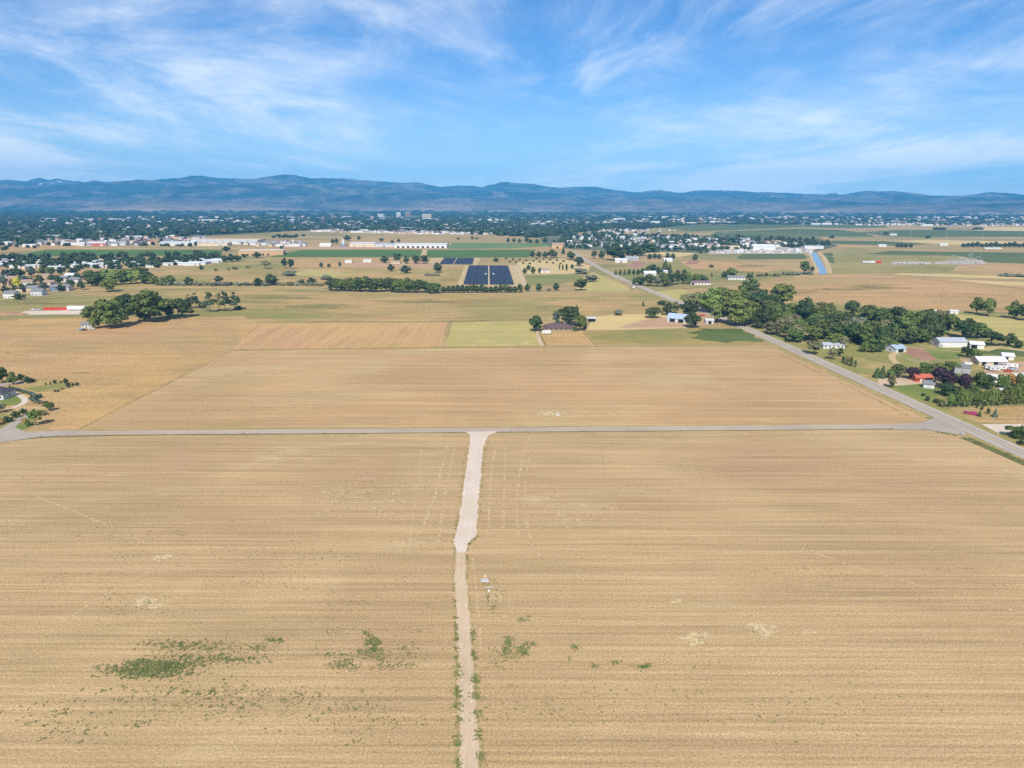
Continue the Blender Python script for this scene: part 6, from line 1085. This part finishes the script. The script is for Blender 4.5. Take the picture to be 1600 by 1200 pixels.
# ------------------------------------------------------------------ weeds and tufts (uncountable)
def weeds():
    rs = np.random.default_rng(12); C = []; S = []
    def patch(cx, cy, rx, ry, n, sub=8, size=.3, spread=.22):
        n = int(n * (.55 if cy < 1060 else .25)); size *= .72; sub = int(sub * 2.2); spread *= 1.1
        cs = [(cx + rs.normal() * rx * .5, cy + rs.normal() * ry * .5) for _ in range(sub)]
        for _ in range(n):
            c = cs[rs.integers(sub)]; p = P(c[0] + rs.normal() * rx * spread, c[1] + rs.normal() * ry * spread)
            C.append((p.x, p.y)); S.append(size * rs.uniform(.5, 1.3))
    patch(290, 1010, 75, 9, 520, 20, .28); patch(245, 1040, 55, 7, 1000, 14, .34, .3); patch(230, 1050, 45, 6, 800, 10, .34, .4); patch(350, 1030, 75, 9, 520, 18, .28); patch(390, 1015, 40, 12, 220, 16, .22)
    patch(430, 1003, 12, 5, 120, 4, .26); patch(550, 1025, 30, 8, 160, 8, .26); patch(582, 1003, 12, 12, 260, 7, .28); patch(590, 1020, 18, 8, 200, 6, .28); patch(540, 1040, 30, 10, 260, 9, .28); patch(640, 1015, 25, 12, 130, 12, .22); patch(620, 1040, 40, 10, 200, 12, .24)
    patch(795, 1005, 8, 12, 260, 5, .28); patch(820, 1015, 14, 10, 260, 7, .28); patch(785, 1030, 18, 14, 180, 8, .24); patch(897, 1013, 9, 4, 110, 4, .24); patch(890, 1030, 4, 6, 30, 3, .22); patch(1003, 1040, 16, 4, 150, 4, .28); patch(960, 1036, 10, 3, 50, 3, .24); patch(930, 1040, 8, 4, 40, 3, .24)
    patch(815, 968, 10, 4, 110, 4, .24); patch(770, 950, 8, 10, 80, 6, .2); patch(762, 932, 3, 12, 90, 6, .2); patch(776, 930, 3, 12, 50, 6, .18); patch(786, 928, 5, 12, 60, 6, .18)
    patch(1172, 985, 10, 6, 40, 5, .22); patch(1095, 1003, 14, 8, 30, 6, .18); patch(230, 942, 6, 4, 30, 4, .2); patch(330, 1085, 240, 30, 1200, 26, .3, .12); patch(900, 1110, 300, 40, 700, 22, .28, .08); patch(1250, 1100, 200, 50, 260, 14, .25, .08); patch(110, 1120, 120, 40, 500, 14, .3, .12)
    patch(560, 1120, 120, 40, 500, 16, .28, .12)
    # strips along the drive and track
    def line(a, b, n, w, size):
        A, Bq = P(*a), P(*b)
        for _ in range(n):
            t = rs.random(); cl = vnoise(np.array([t * 18.0]), np.array([a[0] * 1.0]), 3)[0]
            n_ = vnoise(np.array([t * 90.0]), np.array([a[0] * 1.0]), 4)[0]
            if cl < .45 or n_ < .4 or rs.random() < .45: continue
            p = A.lerp(Bq, t); C.append((p.x + rs.normal() * w, p.y + rs.normal() * .3)); S.append(size * .75 * rs.uniform(.5, 1.3))
    line((728, 690), (716, 800), 260, .35, .2); line((716, 800), (707, 850), 200, .3, .22); line((757, 700), (748, 830), 260, .3, .2); line((747, 838), (731, 852), 160, .25, .25); line((712, 855), (708, 905), 120, .2, .2); line((729, 862), (730, 905), 260, .2, .22); line((730, 905), (737, 985), 120, .3, .2)
    line((711, 965), (715, 1050), 700, .35, .28); line((736, 965), (742, 1050), 700, .35, .28); line((715, 1050), (717, 1200), 900, .5, .3); line((742, 1050), (752, 1200), 900, .5, .3); line((708, 905), (711, 965), 120, .3, .2)
    line((130, 679.5), (735, 676.5), 500, .5, .28); line((775, 675), (1440, 671), 500, .5, .28); line((1440, 671), (1510, 684), 300, .6, .35); line((1500, 682), (1600, 722), 900, 1.2, .38); line((40, 684), (130, 680), 100, .4, .25)
    line((1210, 541), (1448, 652), 500, 1.2, .35); line((362, 546.5), (1205, 538.5), 900, .6, .35); line((126, 670), (360, 549), 160, .9, .2)
    # darker small tufts across the stubble
    for _ in range(2600):
        x, y = rs.uniform(-20, 700), 690 + rs.random() * 330
        if fbm(np.array([x / 90.0]), np.array([y / 26.0]), 8, 3)[0] > .56: p = P(x, y); C.append((p.x, p.y)); S.append(.16)
    for _ in range(900):
        x, y = rs.uniform(760, 1600), 690 + rs.random() * 400
        if fbm(np.array([x / 90.0]), np.array([y / 26.0]), 18, 3)[0] > .62: p = P(x, y); C.append((p.x, p.y)); S.append(.14)
    C = np.array(C); S = np.array(S); k = 6; n = len(C)
    c = np.repeat(np.concatenate([C, np.zeros((n, 1))], 1), k, 0); s = np.repeat(S, k); c[:, :2] += rs.normal(size=(n * k, 2)) * s[:, None] * .7; c[:, 2] = rs.uniform(.08, .75, n * k) * s * 1.3 + .09
    nr = rs.normal(size=(n * k, 3)) * .6 + np.array([0, -.2, .9]); v, f = quads(c, nr, s[:, None] * .42, rs)
    t = NT('weed_leaf'); nz = t.noise(t.geo(), .25, 4, .6); col = t.mix(t.rng(nz, .4, .6, 0, 1), (0.10, 0.15, 0.035), (0.20, 0.20, 0.075))
    o = obj('weeds', mesh('weeds', v, f, t.done(col, .7, .2))); tag(o, 'low green weeds scattered over the stubble and along the tracks', 'weeds', kind='stuff')
weeds()

# ------------------------------------------------------------------ haze
def haze():
    m = MB(); m.box(-16500, 16500, -400, 17700, -4.5, 860); t = bpy.data.materials.new('haze'); t.use_nodes = True; N = t.node_tree.nodes; L = t.node_tree.links; N.clear()
    out = N.new('ShaderNodeOutputMaterial'); pv = N.new('ShaderNodeVolumePrincipled'); L.new(pv.outputs[0], out.inputs['Volume'])
    pv.inputs['Color'].default_value = (0.12, 0.52, 1.0, 1); pv.inputs['Density'].default_value = 6.6e-5; pv.inputs['Anisotropy'].default_value = -0.25
    o = m.build('haze', [t]); tag(o, 'thin blue summer haze filling the air towards the mountains', 'haze', kind='stuff')
haze()
